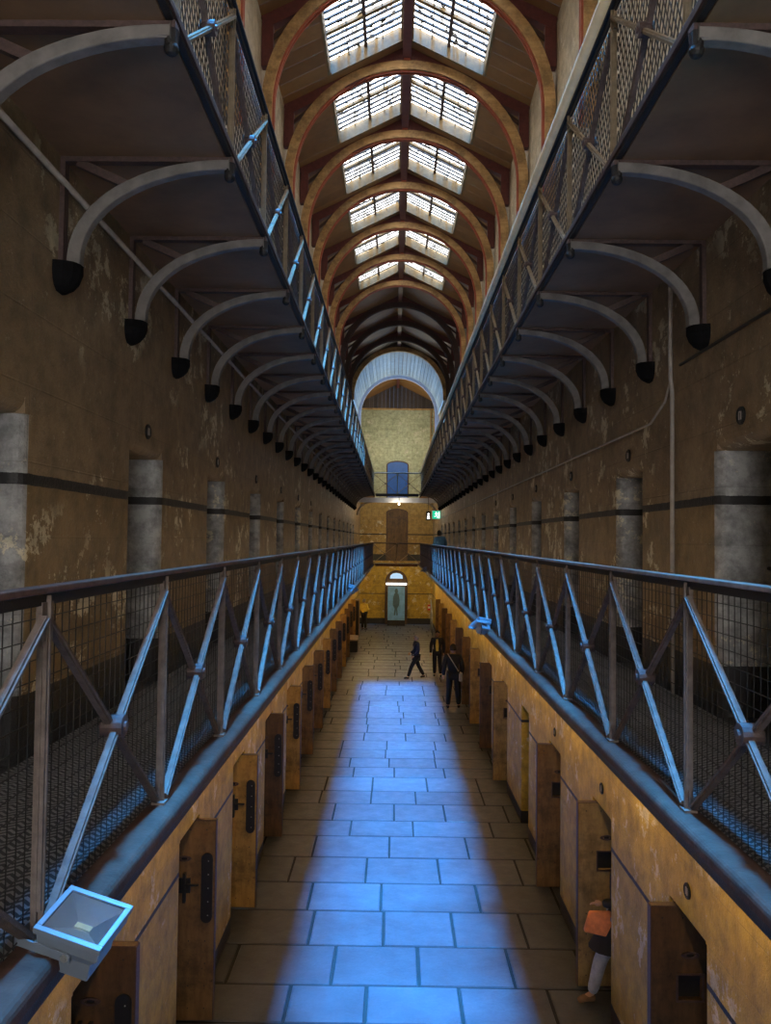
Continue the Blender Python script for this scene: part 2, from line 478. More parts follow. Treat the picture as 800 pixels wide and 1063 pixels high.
# ribs
def arch_profile(mb, r0, r1, y0, y1, cz=11.85, cx=CX, n=40, a0=0, a1=PI, drop=.25):
    vs = []; fs = []
    ang = [a0 + (a1 - a0) * k / n for k in range(n + 1)]
    pts = [(r0 * math.cos(a), r0 * math.sin(a), r1 * math.cos(a), r1 * math.sin(a)) for a in ang]
    if drop: pts = [(r0, -drop, r1, -drop)] + pts + [(-r0, -drop, -r1, -drop)]
    for (ax, az, bx, bz) in pts:
        vs += [(cx + ax, y0, cz + az), (cx + bx, y0, cz + bz), (cx + bx, y1, cz + bz), (cx + ax, y1, cz + az)]
    for k in range(len(pts) - 1):
        a = 4 * k; b = a + 4
        for q in range(4): fs.append((a + q, a + (q + 1) % 4, b + (q + 1) % 4, b + q))
    fs += [(0, 1, 2, 3), tuple(len(vs) - 4 + q for q in (3, 2, 1, 0))]
    mb.add(vs, fs); return mb
def rib(dark=False):
    root = empty('roof_arch', '', 'roof arch', (CX, 0, 11.6))
    oz = -11.6
    def m(): return MB()
    rm = M['darktimber'] if dark else M['rib']  # far ribs without skylights: shade put into a darker timber colour
    a = arch_profile(MB(), 2.14, 2.31, -.09, .09, 11.85 + oz, 0, drop=1.6).build('arch_rib', rm, root)
    b = MB()
    for yy in (-.05, .025): arch_profile(b, 2.105, 2.145, yy, yy + .025, 11.85 + oz, 0, drop=1.6)
    b.build('red_moulding', M['darktimber'] if dark else M['ribred'], root)
    for s in (-1, 1):
        p = Vector((s * 2.3, 0, WTOP + oz - .17)); q = Vector((0, 0, RIDGE + oz - .12))
        MB().beam(p, q, .16, .2).build('rafter', M['maroon'], root)
        MB().box(*sorted((s * 2.14, s * 2.32)), -.07, .07, 12.5 + oz, WTOP + oz - .1).build('wall_post', M['maroon'], root)
        MB().beam((s * 1.72, 0, 11.85 + oz + 1.5), (s * 2.25, 0, 12.9 + oz), .05, .06).build('strut', M['darktimber'], root)
    t = MB(); t.prism([(-.62, 14.06 + oz), (.62, 14.06 + oz), (0, 14.36 + oz)], lambda u, v, w: (u, w, v), -.03, .03)
    t.build('gusset', M['maroon'], root)
    MB().box(-.06, .06, -.11, .11, 14.155 + oz, 14.25 + oz).build('king_block', M['ribred'] if not dark else M['curb'], root)
    return root
rp = rib(); dk = rib(True)
allr = [r for r in ribs]
vr = [r for r in allr if r > 12]
firstd = True; usedp = False
for i, ry in enumerate(allr):
    dark = ry > 28.5
    if ry > 12: lb = '%s timber roof arch from the camera, %s' % (nth(vr.index(ry)), 'dark and without skylights behind it' if dark else 'warm brown with a red moulding')
    else: lb = 'timber roof arch over the camera, %s back above the top of the frame' % ORD[len(allr) - len(vr) - 1 - i]
    if dark and firstd: firstd = False; o = dk
    elif not dark and not usedp: usedp = True; o = rp
    else: o = dup(dk if dark else rp)
    o.location = (CX, ry, 11.6); o['label'] = lb; o['group'] = 'roof arches'

# ridge beam
tag(MB().box(CX - .08, CX + .08, YMIN, YEND, RIDGE - .26, RIDGE - .02).build('ridge_beam', M['maroon']), 'dark red ridge beam running between the two rows of skylights', 'beam')

# lined vault beyond the dark bays
v = empty('boarded_vault', 'pale boarded barrel vault lit blue at the far end of the hall', 'vault', (CX, 37.6, 11.6))
b = MB(); n = 34; cz = .25
def vp(a, r, yy): return (r * math.cos(a), yy, cz + r * math.sin(a))
for k in range(n):
    a0 = PI * k / n + .004; a1 = PI * (k + 1) / n - .004
    b.add([vp(a0, 2.17, .1), vp(a1, 2.17, .1), vp(a1, 2.17, 5.9), vp(a0, 2.17, 5.9), vp(a0, 2.22, .1), vp(a1, 2.22, .1), vp(a1, 2.22, 5.9), vp(a0, 2.22, 5.9)],
          [(0, 1, 2, 3), (7, 6, 5, 4), (0, 4, 5, 1), (1, 5, 6, 2), (2, 6, 7, 3), (3, 7, 4, 0)])
b.build('boards', M['plank'], v)
arch_profile(MB(), 2.1, 2.31, -.1, .1, cz, 0, drop=.2).build('front_arch', M['rib'], v)
arch_profile(MB(), 2.02, 2.24, 5.85, 6.0, cz, 0, drop=3.0).build('rear_arch', M['lilac'], v)
g0 = MB(); g1 = MB()
for k in range(40):     # gable boards over the front arch
    a0, a1 = PI * k / 40, PI * (k + 1) / 40
    p0 = (2.29 * math.cos(a0), cz + 2.29 * math.sin(a0)); p1 = (2.29 * math.cos(a1), cz + 2.29 * math.sin(a1))
    t0 = roofz(CX + p0[0]) - 11.6; t1 = roofz(CX + p1[0]) - 11.6
    for yy, g in ((.0, g0), (5.88, g1)):
        g.add([(p0[0], yy, p0[1]), (p1[0], yy, p1[1]), (p1[0], yy, t1), (p0[0], yy, t0), (p0[0], yy + .05, p0[1]), (p1[0], yy + .05, p1[1]), (p1[0], yy + .05, t1), (p0[0], yy + .05, t0)],
              [(0, 1, 2, 3), (7, 6, 5, 4), (0, 4, 5, 1), (1, 5, 6, 2), (2, 6, 7, 3), (3, 7, 4, 0)])
g0.build('gable_infill', M['darkboards'], v); g1.build('gable_infill', M['darkboards'], v)

# side windows that light the vault
for i, s in enumerate((-1, 1)):
    X = XL if s < 0 else XR
    w = MB(); w.mi = 0
    w.box(*sorted((X + s * .3, X + s * .32)), 38.6, 42.8, 9.3, 11.7)
    w.mi = 1
    for k in range(7):
        yy = 38.6 + 4.2 * k / 6; w.box(*sorted((X + s * .22, X + s * .3)), yy - .03, yy + .03, 9.3, 11.7)
    for zz in (9.32, 10.5, 11.68): w.box(*sorted((X + s * .22, X + s * .3)), 38.6, 42.8, zz - .03, zz + .03)
    struct(w.build('window_%d' % (i + 1), [M['sideglass'], M['white']]))

# ------------------------------------------------------------------ gallery walkways
def walkway(side, z, label):
    X, RX = (XL, RL) if side == 'L' else (XR, RR); s = -1 if side == 'L' else 1
    nose = RX - s * .09
    root = empty('gallery_walkway', label, 'walkway', (X, YMIN, z))
    def L(x, y, zz): return (x - X, y - YMIN, zz - z)
    lo = MB(); xs = sorted((RX + s * .035, X)); lo.box(xs[0] - X, xs[1] - X, 0, 44.0 - YMIN, -.05, 0.); lo.build('deck', M['deck'], root)
    so = MB(); xs = sorted((nose + s * .05, X))
    y = YMIN; ys = [YMIN] + [3.48 + 1.265 * k for k in range(-4, 31)] + [44.]
    for a, b in zip(ys, ys[1:]): so.box(xs[0] - X, xs[1] - X, a - YMIN + .006, b - YMIN - .006, -.085, -.052)
    so.build('soffit_slabs', M['soffit'], root)
    # bull-nosed edge
    t = .06; w = .135
    prof = [(nose, z - t)] + [(nose + s * t / 2 * (1 - math.sin(a)), z - t / 2 + t / 2 * math.cos(a)) for a in [PI / 2 - PI / 2 * k / 4 for k in range(5)]] + [(nose + s * w, z + .004), (nose + s * w, z - t)]
    e = MB(); e.prism(prof, lambda u, v_, tt: (u - X, tt, v_ - z), 0, YBR - YMIN + .1)
    e.build('edge_strip', M['nose'], root)
    d = MB(); xs = sorted((nose + s * .012, nose + s * .045)); d.box(xs[0] - X, xs[1] - X, 0, YBR - YMIN, -.08 if z > 5 else -.11, -.0605)
    d.build('edge_angle', M['blackiron'], root)
    return root
for side, w in (('L', 'left'), ('R', 'right')):
    walkway(side, D1, 'grey %s-hand middle gallery walkway just below eye level' % w)
    walkway(side, D2, 'dark %s-hand upper gallery walkway seen from underneath' % w)

def bridge(z, label, white):
    root = empty('cross_bridge', label, 'bridge', (CX, YBR, z))
    x0, x1 = RL - CX + .1, RR - CX - .1
    MB().box(x0, x1, 0.02, 1.5, -.07, 0).build('deck', M['deck'], root)
    MB().box(x0 + .04, x1 - .04, -.02, .06, -.14, .0).build('edge_angle', M['blackiron'] if white else M['nose'], root)
    if white:
        MB().box(XL - CX + .05, XR - CX - .05, .9, 1.1, -.42, -.16).build('beam', M['white'], root)
        for s in (-1, 1):
            b = MB(); X = (XR if s > 0 else XL) - CX; n = 10; pts = []
            for k in range(n + 1):
                a = PI / 2 * k / n; pts.append((X - s * (.08 + .8 * (1 - math.cos(a))), 1.0, -1.1 + .72 * math.sin(a)))
            for a, c in zip(pts, pts[1:]): b.beam(a, c, .1, .1, (0, 1, 0))
            b.build('curved_bracket', M['conduit'], root)
    return root
bridge(D1, 'grey cross bridge joining the middle galleries at the far end', False)
bridge(D2, 'black-edged cross bridge joining the upper galleries at the far end', True)

# ------------------------------------------------------------------ railings
RH = 1.09
def railing(side, origin, nb, pitch, label, hand, diamond, pipe=False, along='Y', cols=('iron', 'iron'), ins=1):
    """bays run along local +Y, the walkway lies on local +X * ins"""
    root = empty('gallery_railing', label, 'railing', origin)
    if along == 'X': root.rotation_euler = (0, 0, -PI / 2)
    L = nb * pitch
    MB().box(-.028, .028, -.03, L + .03, RH - .022, RH).build('handrail', hand, root, bevel=.004)
    MB().box(-.006, .006, 0, L, RH - .06, RH - .022).build('rail_web', M['blackiron'], root)
    if pipe:
        MB().tube([(-.05 * ins, 0, RH + .035), (-.05 * ins, L, RH + .035)], .042, 12).build('pipe_handrail', M['pipe'], root, True)
    # protos
    def first(o): return o
    post = None
    for k in range(nb + 1):
        if post is None:
            m = MB(); m.box(-.02, .02, -.004, .004, 0, RH - .03); m.box(-.004, .004, -.02, .02, 0, RH - .03)
            m.box(-.03, .03, -.035, .035, 0, .014); m.box(-.01, .01, -.04, .04, RH - .17, RH - .05)
            m.beam((0, 0, .1), (0, 0, RH - .12), .032, .032)
            post = m.build('post', M[cols[0]], root); o = post
        else: o = post.copy(); C.objects.link(o)
        o.location = (0, k * pitch, 0)
    b1 = b2 = col = pan = None
    z0, z1 = .03, RH - .1
    for k in range(nb):
        if b1 is None:
            cen = Vector((0, pitch / 2, (z0 + z1) / 2))
            def brace(p, q, off):
                m = MB(); p = Vector(p); q = Vector(q); o_ = Vector((off, 0, 0))
                m.beam(p + o_, q + o_, .008, .036, (1, 0, 0))
                m.beam(p + o_, q + o_, .028, .024, (1, 0, 0)); return m
            b1 = brace((0, .03, z0), (0, pitch - .03, z1), -.012 * ins).build('brace', M[cols[1]], root)
            b2 = brace((0, pitch - .03, z0), (0, .03, z1), .012 * ins).build('brace', M['ironback'], root)
            b2['label'] = 'darker brown brace on the walkway side'
            m = MB(); m.tube([(-.042, cen.y, cen.z), (.042, cen.y, cen.z)], .043, 14)
            m.tube([(-.052, cen.y, cen.z), (.052, cen.y, cen.z)], .018, 8)
            col = m.build('collar', M['rust'], root)
            m = MB()
            if not diamond:
                cell = .0585; nx = int(pitch / cell); nz = int((RH - .05) / .0585)
                wd = .0032
                for i in range(nx):
                    yy = (i + .5) * pitch / nx; m.box(-wd / 2, wd / 2, yy - wd / 2, yy + wd / 2, .02, RH - .03)
                for i in range(nz):
                    zz = .03 + i * (RH - .07) / (nz - 1); m.box(-wd / 2, wd / 2, 0, pitch, zz - wd / 2, zz + wd / 2)
            else:
                cell = .062; wd = .0055; hh = RH - .05
                n = int((pitch + hh * .5) / cell) + 1
                for sg in (1, -1):
                    for i in range(-1, n + 1):
                        ya = i * cell; yb = ya - hh * .5     # rising wire
                        za, zb = .02, .02 + hh
                        if ya > pitch: t = (ya - pitch) / (ya - yb); za = .02 + hh * t; ya = pitch
                        if yb < 0: t = (ya - 0) / (ya - yb) if ya != yb else 0; zb2 = za + (zb - za) * t; yb = 0; zb = zb2
                        if ya <= 0 or zb - za < .01: continue
                        p, q = (0, ya, za), (0, yb, zb)
                        if sg < 0: p, q = (0, pitch - ya, za), (0, pitch - yb, zb)
                        m.beam(p, q, wd, wd, (1, 0, 0))
            pan = m.build('mesh_panel', M['meshbrown'] if diamond else M['blackiron'], root)
            objs = (b1, b2, col, pan)
            for q in objs: q.location = (0, 0, 0)
            pan.location = (.03 * ins, 0, 0)
        else:
            for q in (b1, b2, col, pan):
                c = q.copy(); C.objects.link(c); c.location = (q.location.x, k * pitch, 0)
    return root
NB = 32
Y0 = 2.48 - 2 * HP
railing('L', (RL, Y0, D1), NB, HP, 'long left-hand middle gallery railing with a brown flat handrail and crossed braces', M['railbrown'], False, ins=-1)
railing('R', (RR, Y0, D1), NB, HP, 'long right-hand middle gallery railing with a worn grey handrail and crossed braces', M['railgrey'], False, ins=1)
railing('L', (RL, Y0, D2), NB, HP, 'left-hand upper gallery railing with a black top rail and diamond mesh', M['blackiron'], True, cols=('paleiron', 'paleiron'), ins=-1)
railing('R', (RR, Y0, D2), NB, HP, 'right-hand upper gallery railing with a thick cream pipe along its top', M['blackiron'], True, True, cols=('paleiron', 'paleiron'), ins=1)
railing('B', (RL, YBR, D1), 2, 1.23, 'short grey railing across the far bridge of the middle gallery', M['railgrey'], False, cols=('paleiron', 'paleiron'), along='X', ins=-1)
railing('B', (RL, YBR, D2), 2, 1.23, 'short pale railing across the far bridge of the upper gallery', M['white'], False, cols=('paleiron', 'paleiron'), along='X', ins=-1)

# ------------------------------------------------------------------ curved iron brackets under the upper gallery
def bracket(s):
    """local origin on the wall at the corbel foot; +X*s points away from wall"""
    root = empty('gallery_bracket', '', 'bracket', (0, 0, 0), 'curved iron brackets under the upper galleries')
    zs = D2 - .085 - 6.51
    # corbel: tapering black block
    m = MB()
    lv = [(0, .035, .045), (.025, .07, .08), (.06, .095, .10), (.11, .11, .11), (.17, .11, .108)]
    vs = []; fs = []; n = 8
    for (zz, dep, hw) in lv:
        for k in range(n):
            a = PI * k / (n - 1); vs.append((s * dep * 1.25 * math.sin(a), hw * math.cos(a), zz))
    for i in range(len(lv) - 1):
        for k in range(n - 1): fs.append((i * n + k, i * n + k + 1, (i + 1) * n + k + 1, (i + 1) * n + k))
    fs += [tuple(range(n)), tuple(range((len(lv) - 1) * n, len(lv) * n))[::-1]]
    for i in range(len(lv) - 1): fs.append((i * n, (i + 1) * n, (i + 1) * n + n - 1, i * n + n - 1))
    m.add(vs, fs); m.build('corbel', M['corbel'], root)
    m = MB(); N_ = 18; W_ = .93; x0 = .09; z0 = .17; Hh = zs - z0 - .045
    pts = []
    for k in range(N_ + 1):
        a = PI / 2 * k / N_
        pts.append(Vector((s * (x0 + W_ * (1 - math.cos(a)) ), 0, z0 + Hh * math.sin(a) ** .9)))
    vs = []; fs = []
    for i, p in enumerate(pts):
        d = (pts[min(i + 1, N_)] - pts[max(i - 1, 0)]).normalized(); nr = Vector((-d.z, 0, d.x)) * s
        th = .042 - .012 * i / N_
        for (a, b) in ((-1, -1), (1, -1), (1, 1), (-1, 1)): vs.append(p + nr * (a * th) + Vector((0, b * .034, 0)))
    for i in range(N_):
        for q in range(4): fs.append((4 * i + q, 4 * i + (q + 1) % 4, 4 * i + 4 + (q + 1) % 4, 4 * i + 4 + q))
    fs += [(0, 1, 2, 3), tuple(4 * N_ + q for q in (3, 2, 1, 0))]
    m.add(vs, fs); m.build('curved_arm', M['ironbracket'], root, bevel=.008)
    mid = pts[10]
    m = MB(); m.beam(mid, (s * .1, 0, zs - .03), .05, .045, (0, 1, 0)); m.build('brace', M['rust'], root)
    m = MB(); m.box(*sorted((s * .0, s * 1.04)), -.03, .03, zs - .03, zs); m.build('top_bar', M['rust'], root)
    m = MB(); m.box(*sorted((0, s * .03)), -.03, .03, .17, zs - .03); m.build('wall_bar', M['rust'], root)
    m = MB(); m.tube([(s * 1.015, 0, zs - .11), (s * 1.015, 0, zs - .03)], [.03, .034], 10); m.ball((s * 1.015, 0, zs - .11), .034)
    m.build('bolt_nut', M['blackiron'], root)
    return root
for side, s, w in (('L', 1, 'left'), ('R', -1, 'right')):
    proto = bracket(s); X = XL if side == 'L' else XR
    for k in range(30):
        yy = 3.48 + 1.265 * k
        if yy > 41: break
        o = proto if k == 0 else dup(proto)
        o.location = (X, yy, 6.51)
        o['label'] = '%s curved iron bracket from the camera in the %s-hand row, on a black corbel' % (nth(k), w)

# pipes on the walls
def pipe(name, pts, r, mat, label, cat='pipe'):
    return tag(MB().tube(pts, r, 8).build(name, mat, smooth=True), label, cat)
pipe('wall_pipe', [(XL + .03, YMIN, 7.17), (XL + .03, 40.5, 7.17)], .02, M['conduit'], 'thin pale pipe running along the left wall just below the upper gallery')
pipe('vertical_pipe', [(XR - .035, 6.62, 3.82), (XR - .035, 6.62, 6.3), (XR - .05, 6.62, 6.42), (XR - .05, 6.62, 7.3)], .019, M['conduit'], 'upright pale pipe on the right wall beside the nearest doorway')
pipe('conduit', [(XR - .03, 6.66, 6.42), (XR - .03, 6.82, 6.25), (XR - .03, 7.2, 6.12), (XR - .03, 40, 6.12)], .012, M['conduit'], 'thin conduit running off the upright pipe along the right wall', 'conduit')
pipe('electrical_cable', [(XR - .012, YMIN, 6.52), (XR - .012, 6.5, 6.5)], .012, M['blackiron'], 'dark cable along the right wall above the nearest doorway', 'cable')

# ------------------------------------------------------------------ cell doors
def plate(mat='blackiron', s=1, digits=0):
    """round number plate on wall; faces local +X*s"""
    root = empty('number_plate', '', 'number plate')
    m = MB(); m.tube([(0, 0, 0), (s * .012, 0, 0)], .062, 20); m.build('disc', M['blackiron'], root)
    m = MB()
    n = 20
    for k in range(n):
        a, b = 2 * PI * k / n, 2 * PI * (k + 1) / n
        m.beam((s * .014, .053 * math.cos(a), .053 * math.sin(a)), (s * .014, .053 * math.cos(b), .053 * math.sin(b)), .005, .006, (1, 0, 0))
    m.build('rim', M['blackiron'], root)
    m = MB(); m.box(*sorted((s * .012, s * .016)), -.020, -.012, -.028, .028); m.box(*sorted((s * .012, s * .016)), .008, .016, -.028, .028)
    m.beam((s * .014, .012, .026), (s * .014, -.004, .026), .007, .004, (1, 0, 0))
    m.build('numerals', M['conduit'], root)
    return root
pl = {1: plate(s=1), -1: plate(s=-1)}; plused = {1: False, -1: False}
def put_plate(side, lev, yy, zz, label):
    s = 1 if side == 'L' else -1; X = XL if side == 'L' else XR
    if not plused[s]: o = pl[s]; plused[s] = True
    else: o = dup(pl[s])
    o.location = (X + .001 * s, yy, zz); o['label'] = label; o['group'] = 'round cell number plates'
def closed_door():
    root = empty('cell_door', '', 'door'); root['kind'] = 'thing'
    m = MB(); W_ = OW + .0
    m.box(0, .07, .005, W_ - .005, 0.0, 1.915); m.build('door_leaf', M['door_brown'], root, bevel=.008)
    m = MB(); m.box(-.012, .082, .1, .13, .3, 1.6) ; m.box(-.012, 0, .06, .7, .35, .40); m.box(-.012, 0, .06, .7, 1.5, 1.55); m.build('strap_hinge', M['blackiron'], root)
    m = MB(); m.box(-.03, 0, .5, .68, 1.0, 1.14); m.tube([(-.035, .45, 1.07), (-.035, .72, 1.07)], .014, 8); m.build('bolt', M['blackiron'], root)
    m = MB(); m.box(-.015, 0, .27, .5, 1.3, 1.46); m.build('hatch', M['door_dark'], root)
    return root
cd = closed_door(); used = False
for side in 'LR':
    w = 'left' if side == 'L' else 'right'; X = XL if side == 'L' else XR; s = -1 if side == 'L' else 1
    ops = OPEN[side, 1]
    k0 = 0
    for a, b in ops:
        if a < 2.5: continue
        o = cd if not used else dup(cd); used = True
        if s > 0: o.location = (X + .38, a, D1); o.rotation_euler = (0, 0, 0)
        else: o.location = (X - .38, b, D1); o.rotation_euler = (0, 0, PI)
        o['label'] = 'closed wooden cell door in the %s middle-gallery doorway from the camera on the %s' % (nth(k0), w)
        o['group'] = 'closed cell doors along the middle galleries'
        if a < 20: put_plate(side, 1, (a + b) / 2 - .03, 5.91, 'round plate above the %s middle-gallery doorway on the %s' % (nth(k0), w))
        k0 += 1

def leaf(face, kind, mat):
    """open door leaf, local: x from hinge 0 towards the free edge W, y thickness (front at 0), z up. face=camera side is -y"""
    root = empty('open_cell_door', '', 'door')
    W_, Hh, T = .72, 2.05, .07
    dark = M['blackiron']
    m = MB()
    if kind == 'hatch':
        hx0, hx1, hz0, hz1 = .30, .50, 1.30, 1.50
        m.box(0, hx0, 0, T, 0, Hh); m.box(hx1, W_, 0, T, 0, Hh); m.box(hx0, hx1, 0, T, 0, hz0); m.box(hx0, hx1, 0, T, hz1, Hh)
    else: m.box(0, W_, 0, T, 0, Hh)
    m.build('door_leaf', mat, root)
    e = MB(); e.box(W_, W_ + .008, -.003, T + .003, 0, Hh); e.box(0, W_, -.003, T + .003, Hh, Hh + .008); e.build('edge_band', M['rust'], root)
    if kind == 'hatch':
        f = MB(); t = .015
        f.box(hx0 - t, hx1 + t, -.012, 0, hz0 - t, hz0); f.box(hx0 - t, hx1 + t, -.012, 0, hz1, hz1 + t)
        f.box(hx0 - t, hx0, -.012, 0, hz0, hz1); f.box(hx1, hx1 + t, -.012, 0, hz0, hz1); f.build('hatch_frame', M['rust'], root)
        f = MB(); f.box(hx0, hx1, T - .02, T - .005, hz0, hz1); f.build('hatch_flap', M['blackiron'], root)
    m = MB(); n = 18; vs = []; fs = []
    sx, sz = (.40, 1.66)
    for k in range(n):
        a = 2 * PI * k / n
        for (ra, rb, yy) in ((.075, .03, -.001), (.07, .027, -.014), (.045, .015, -.014), (.04, .013, -.002)): vs.append((sx + ra * math.cos(a), yy, sz + rb * math.sin(a)))
    for k in range(n):
        for q in range(3): fs.append((4 * k + q, 4 * k + q + 1, 4 * ((k + 1) % n) + q + 1, 4 * ((k + 1) % n) + q))
    m.add(vs, fs); m.build('spyhole_ring', M['rust'], root)
    MB().tube([(sx, -.001, sz), (sx, -.004, sz)], .03, 12).build('spyhole', dark, root)
    if kind == 'lock':
        m = MB(); p = []
        x0, x1, z0, z1 = W_ - .14, W_ - .02, 1.0, 1.72; rr = .06
        for (cx_, cz_, a0) in ((x1 - rr, z0 + rr, -PI / 2), (x1 - rr, z1 - rr, 0), (x0 + rr, z1 - rr, PI / 2), (x0 + rr, z0 + rr, PI)):
            for k in range(5): a = a0 + PI / 2 * k / 4; p.append((cx_ + rr * math.cos(a), cz_ + rr * math.sin(a)))
        m.prism(p, lambda u, v_, t: (u, t, v_), -.014, 0); lp = m.build('lock_plate', dark, root)
        m = MB()
        for k in range(5): m.ball(((x0 + x1) / 2 + .015, -.016, 1.08 + .14 * k), .006, n=8, m=5)
        m.build('rivets', M['steel'], lp)
        m = MB(); m.box(.28, .47, -.02, 0, 1.31, 1.46)
        for xx in (.33, .41): m.box(xx - .014, xx + .014, -.05, 0, 1.22, 1.52)
        m.build('bolt_housing', dark, root)
        m = MB(); m.tube([(.2, -.035, 1.40), (.56, -.035, 1.40)], .013, 8); m.build('bolt', dark, root)
    r = MB()
    for i in range(4):
        for j in range(9):
            zz = .12 + .23 * j
            if 1.0 < zz < 1.75: continue
            r.ball((.12 + .17 * i, -.002, zz), .007, .004, .007, n=6, m=4)
    r.build('nail_heads', M['blackiron'], root)
    return root
protos = {}
def put_leaf(side, b, kind, mk, label, ang=0):
    X = XL if side == 'L' else XR; s = 1 if side == 'L' else -1
    key = (kind, mk, s)
    if key not in protos:
        o = leaf(1, kind, M[mk]); protos[key] = o
        if s < 0:
            for q in [k for k in C.objects if k.parent == o or (k.parent and k.parent.parent == o)]:
                if q.parent != o: continue
                q.scale = (-1, 1, 1)
    else: o = dup(protos[key])
    hinge = WT + .03
    o.location = (X - s * hinge, b - .09, .02); o.rotation_euler = (0, 0, ang)
    o['label'] = label; o['group'] = 'open cell doors on the ground floor'
    o['kind'] = 'thing'
lk = ['door_brown', 'door_brown', 'door_yellow', 'door_dark', 'door_yellow', 'door_brown', 'door_brown', 'door_yellow', 'door_brown', 'door_brown', 'door_yellow', 'door_brown', 'door_brown', 'door_brown', 'door_brown']
desc = {'door_brown': 'dark brown', 'door_yellow': 'ochre yellow', 'door_dark': 'very dark brown', 'door_grey': 'drab grey-brown'}
k0 = 0
for a, b in OPEN['L', 0]:
    if a < 4.5: continue
    mk = (['door_dark', 'door_brown', 'door_yellow', 'door_dark', 'door_yellow'] + ['door_brown', 'door_brown', 'door_yellow'] * 5)[k0]
    put_leaf('L', b, 'lock', mk, '%s open cell door along the left ground floor, %s with black lock plate' % (nth(k0), desc[mk]), R.uniform(-.03, .03))
    k0 += 1
k0 = 0
for a, b in OPEN['R', 0]:
    if a < 4.5: continue
    if k0 == 3:
        o = dup(cd); o.location = (XR + .3, a, 0); o.rotation_euler = (0, 0, 0); o.scale = (1, 1, 1.09)
        o['label'] = 'closed ground floor cell door on the right, between the tan and the ochre open doors'
        del o['group']
    else:
        mk = (['door_dark', 'door_grey', 'door_brown', None, 'door_grey', 'door_dark', 'door_yellow'] + ['door_brown', 'door_dark', 'door_yellow'] * 5)[k0]
        put_leaf('R', b, 'hatch', mk, '%s open cell door along the right ground floor, %s with square hatch' % (nth(k0), desc[mk]), R.uniform(-.03, .03))
    if a < 12: put_plate('R', 0, (a + b) / 2 - .03, 2.33, 'round plate on the peeling wall above the %s ground floor doorway on the right' % nth(k0))
    k0 += 1

# ------------------------------------------------------------------ end wall doors
def arched_door(z0, hw, hs, rise, mat, label, planks=True):
    root = empty('end_door', label, 'door', (CX + .03, YEND, z0)); root['kind'] = 'thing'
    prof = lambda w, h, e: [(-w, 0), (w, 0), (w, h)] + [(w * math.cos(a), h + e * math.sin(a)) for a in [PI * k / 16 for k in range(1, 16)]] + [(-w, h)]
    m = MB(); m.prism(prof(hw, hs, rise), lambda u, v_, t: (u, t, v_), -.03, -.005); m.build('door_leaf', mat, root)
    fr = MB()
    a = prof(hw, hs, rise)[1:]; b = prof(hw + .07, hs, rise + .07)[1:]
    a = [(hw, 0)] + a[1:] + [(-hw, 0)]; b = [(hw + .07, 0)] + b[1:] + [(-hw - .07, 0)]
    for i in range(len(a) - 1):
        fr.add([(a[i][0], -.06, a[i][1]), (b[i][0], -.06, b[i][1]), (b[i + 1][0], -.06, b[i + 1][1]), (a[i + 1][0], -.06, a[i + 1][1]),
                (a[i][0], 0, a[i][1]), (b[i][0], 0, b[i][1]), (b[i + 1][0], 0, b[i + 1][1]), (a[i + 1][0], 0, a[i + 1][1])],
               [(0, 1, 2, 3), (0, 4, 5, 1), (1, 5, 6, 2), (2, 6, 7, 3), (3, 7, 4, 0)])
    fr.build('door_frame', M['darktimber'], root)
    MB().ball((hw * .8, -.06, 1.), .03).build('door_handle', M['blackiron'], root)
    m = MB()
    for k in range(1, 5): xx = -hw + 2 * hw * k / 5; m.box(xx - .008, xx + .008, -.034, -.03, 0, hs)
    for zz in (.3, hs - .3): m.box(-hw, hw, -.045, -.03, zz, zz + .06)
    m.build('ledges', M['darktimber'] if mat != M['bluedoor'] else M['bluedoor'], root)
    return root
arched_door(D2, .6, 2.1, .2, M['bluedoor'], 'blue arched door on the pale end wall behind the upper bridge')
arched_door(D1, .58, 2.85, .18, M['door_dark'], 'tall dark brown arched door on the end wall behind the middle bridge')
g = arched_door(0, .6, 2.5, .65, M['door_dark'], 'arched doorway with a lit fanlight at the end of the ground floor')
m = MB(); m.prism([(-.38, 2.72), (.38, 2.72), (.36, 2.9), (.22, 3.02), (0, 3.06), (-.22, 3.02), (-.36, 2.9)], lambda u, v_, t: (u, t, v_), -.05, -.035); m.build('fanlight', M['fanlight'], g)
MB().box(-.62, .62, -.16, -.03, 2.34, 2.46).build('transom_lamp', M['signwhite'], g)

# tall pale display panel with the silhouette of a figure
d = empty('exhibition_banner', 'tall pale blue panel with a dark standing figure printed on it, before the end doorway', 'panel', (CX + .03, 47.2, 0))
MB().box(-.52, .52, -.1, .1, 0, .32).build('plinth', M['blackiron'], d)
MB().box(-.5, .5, -.03, .03, .32, 2.3).build('board', simple('pale_blue_print', (.16, .38, .75), .4, 0, .25, 4), d)
fig = [(-.06, .6), (-.13, .62), (-.09, 1.0), (-.2, 1.2), (-.19, 1.6), (-.12, 1.85), (-.07, 1.9), (-.1, 2.05), (-.05, 2.16), (.05, 2.16), (.1, 2.05), (.07, 1.9), (.14, 1.82), (.2, 1.5), (.17, 1.2), (.06, 1.0), (.1, .62), (.02, .6), (.0, .95)]
MB().prism(fig, lambda u, v_, t: (u, t, v_), -.036, -.03).build('printed_figure', simple('dark_blue_print', (.06, .12, .18), .5), d)

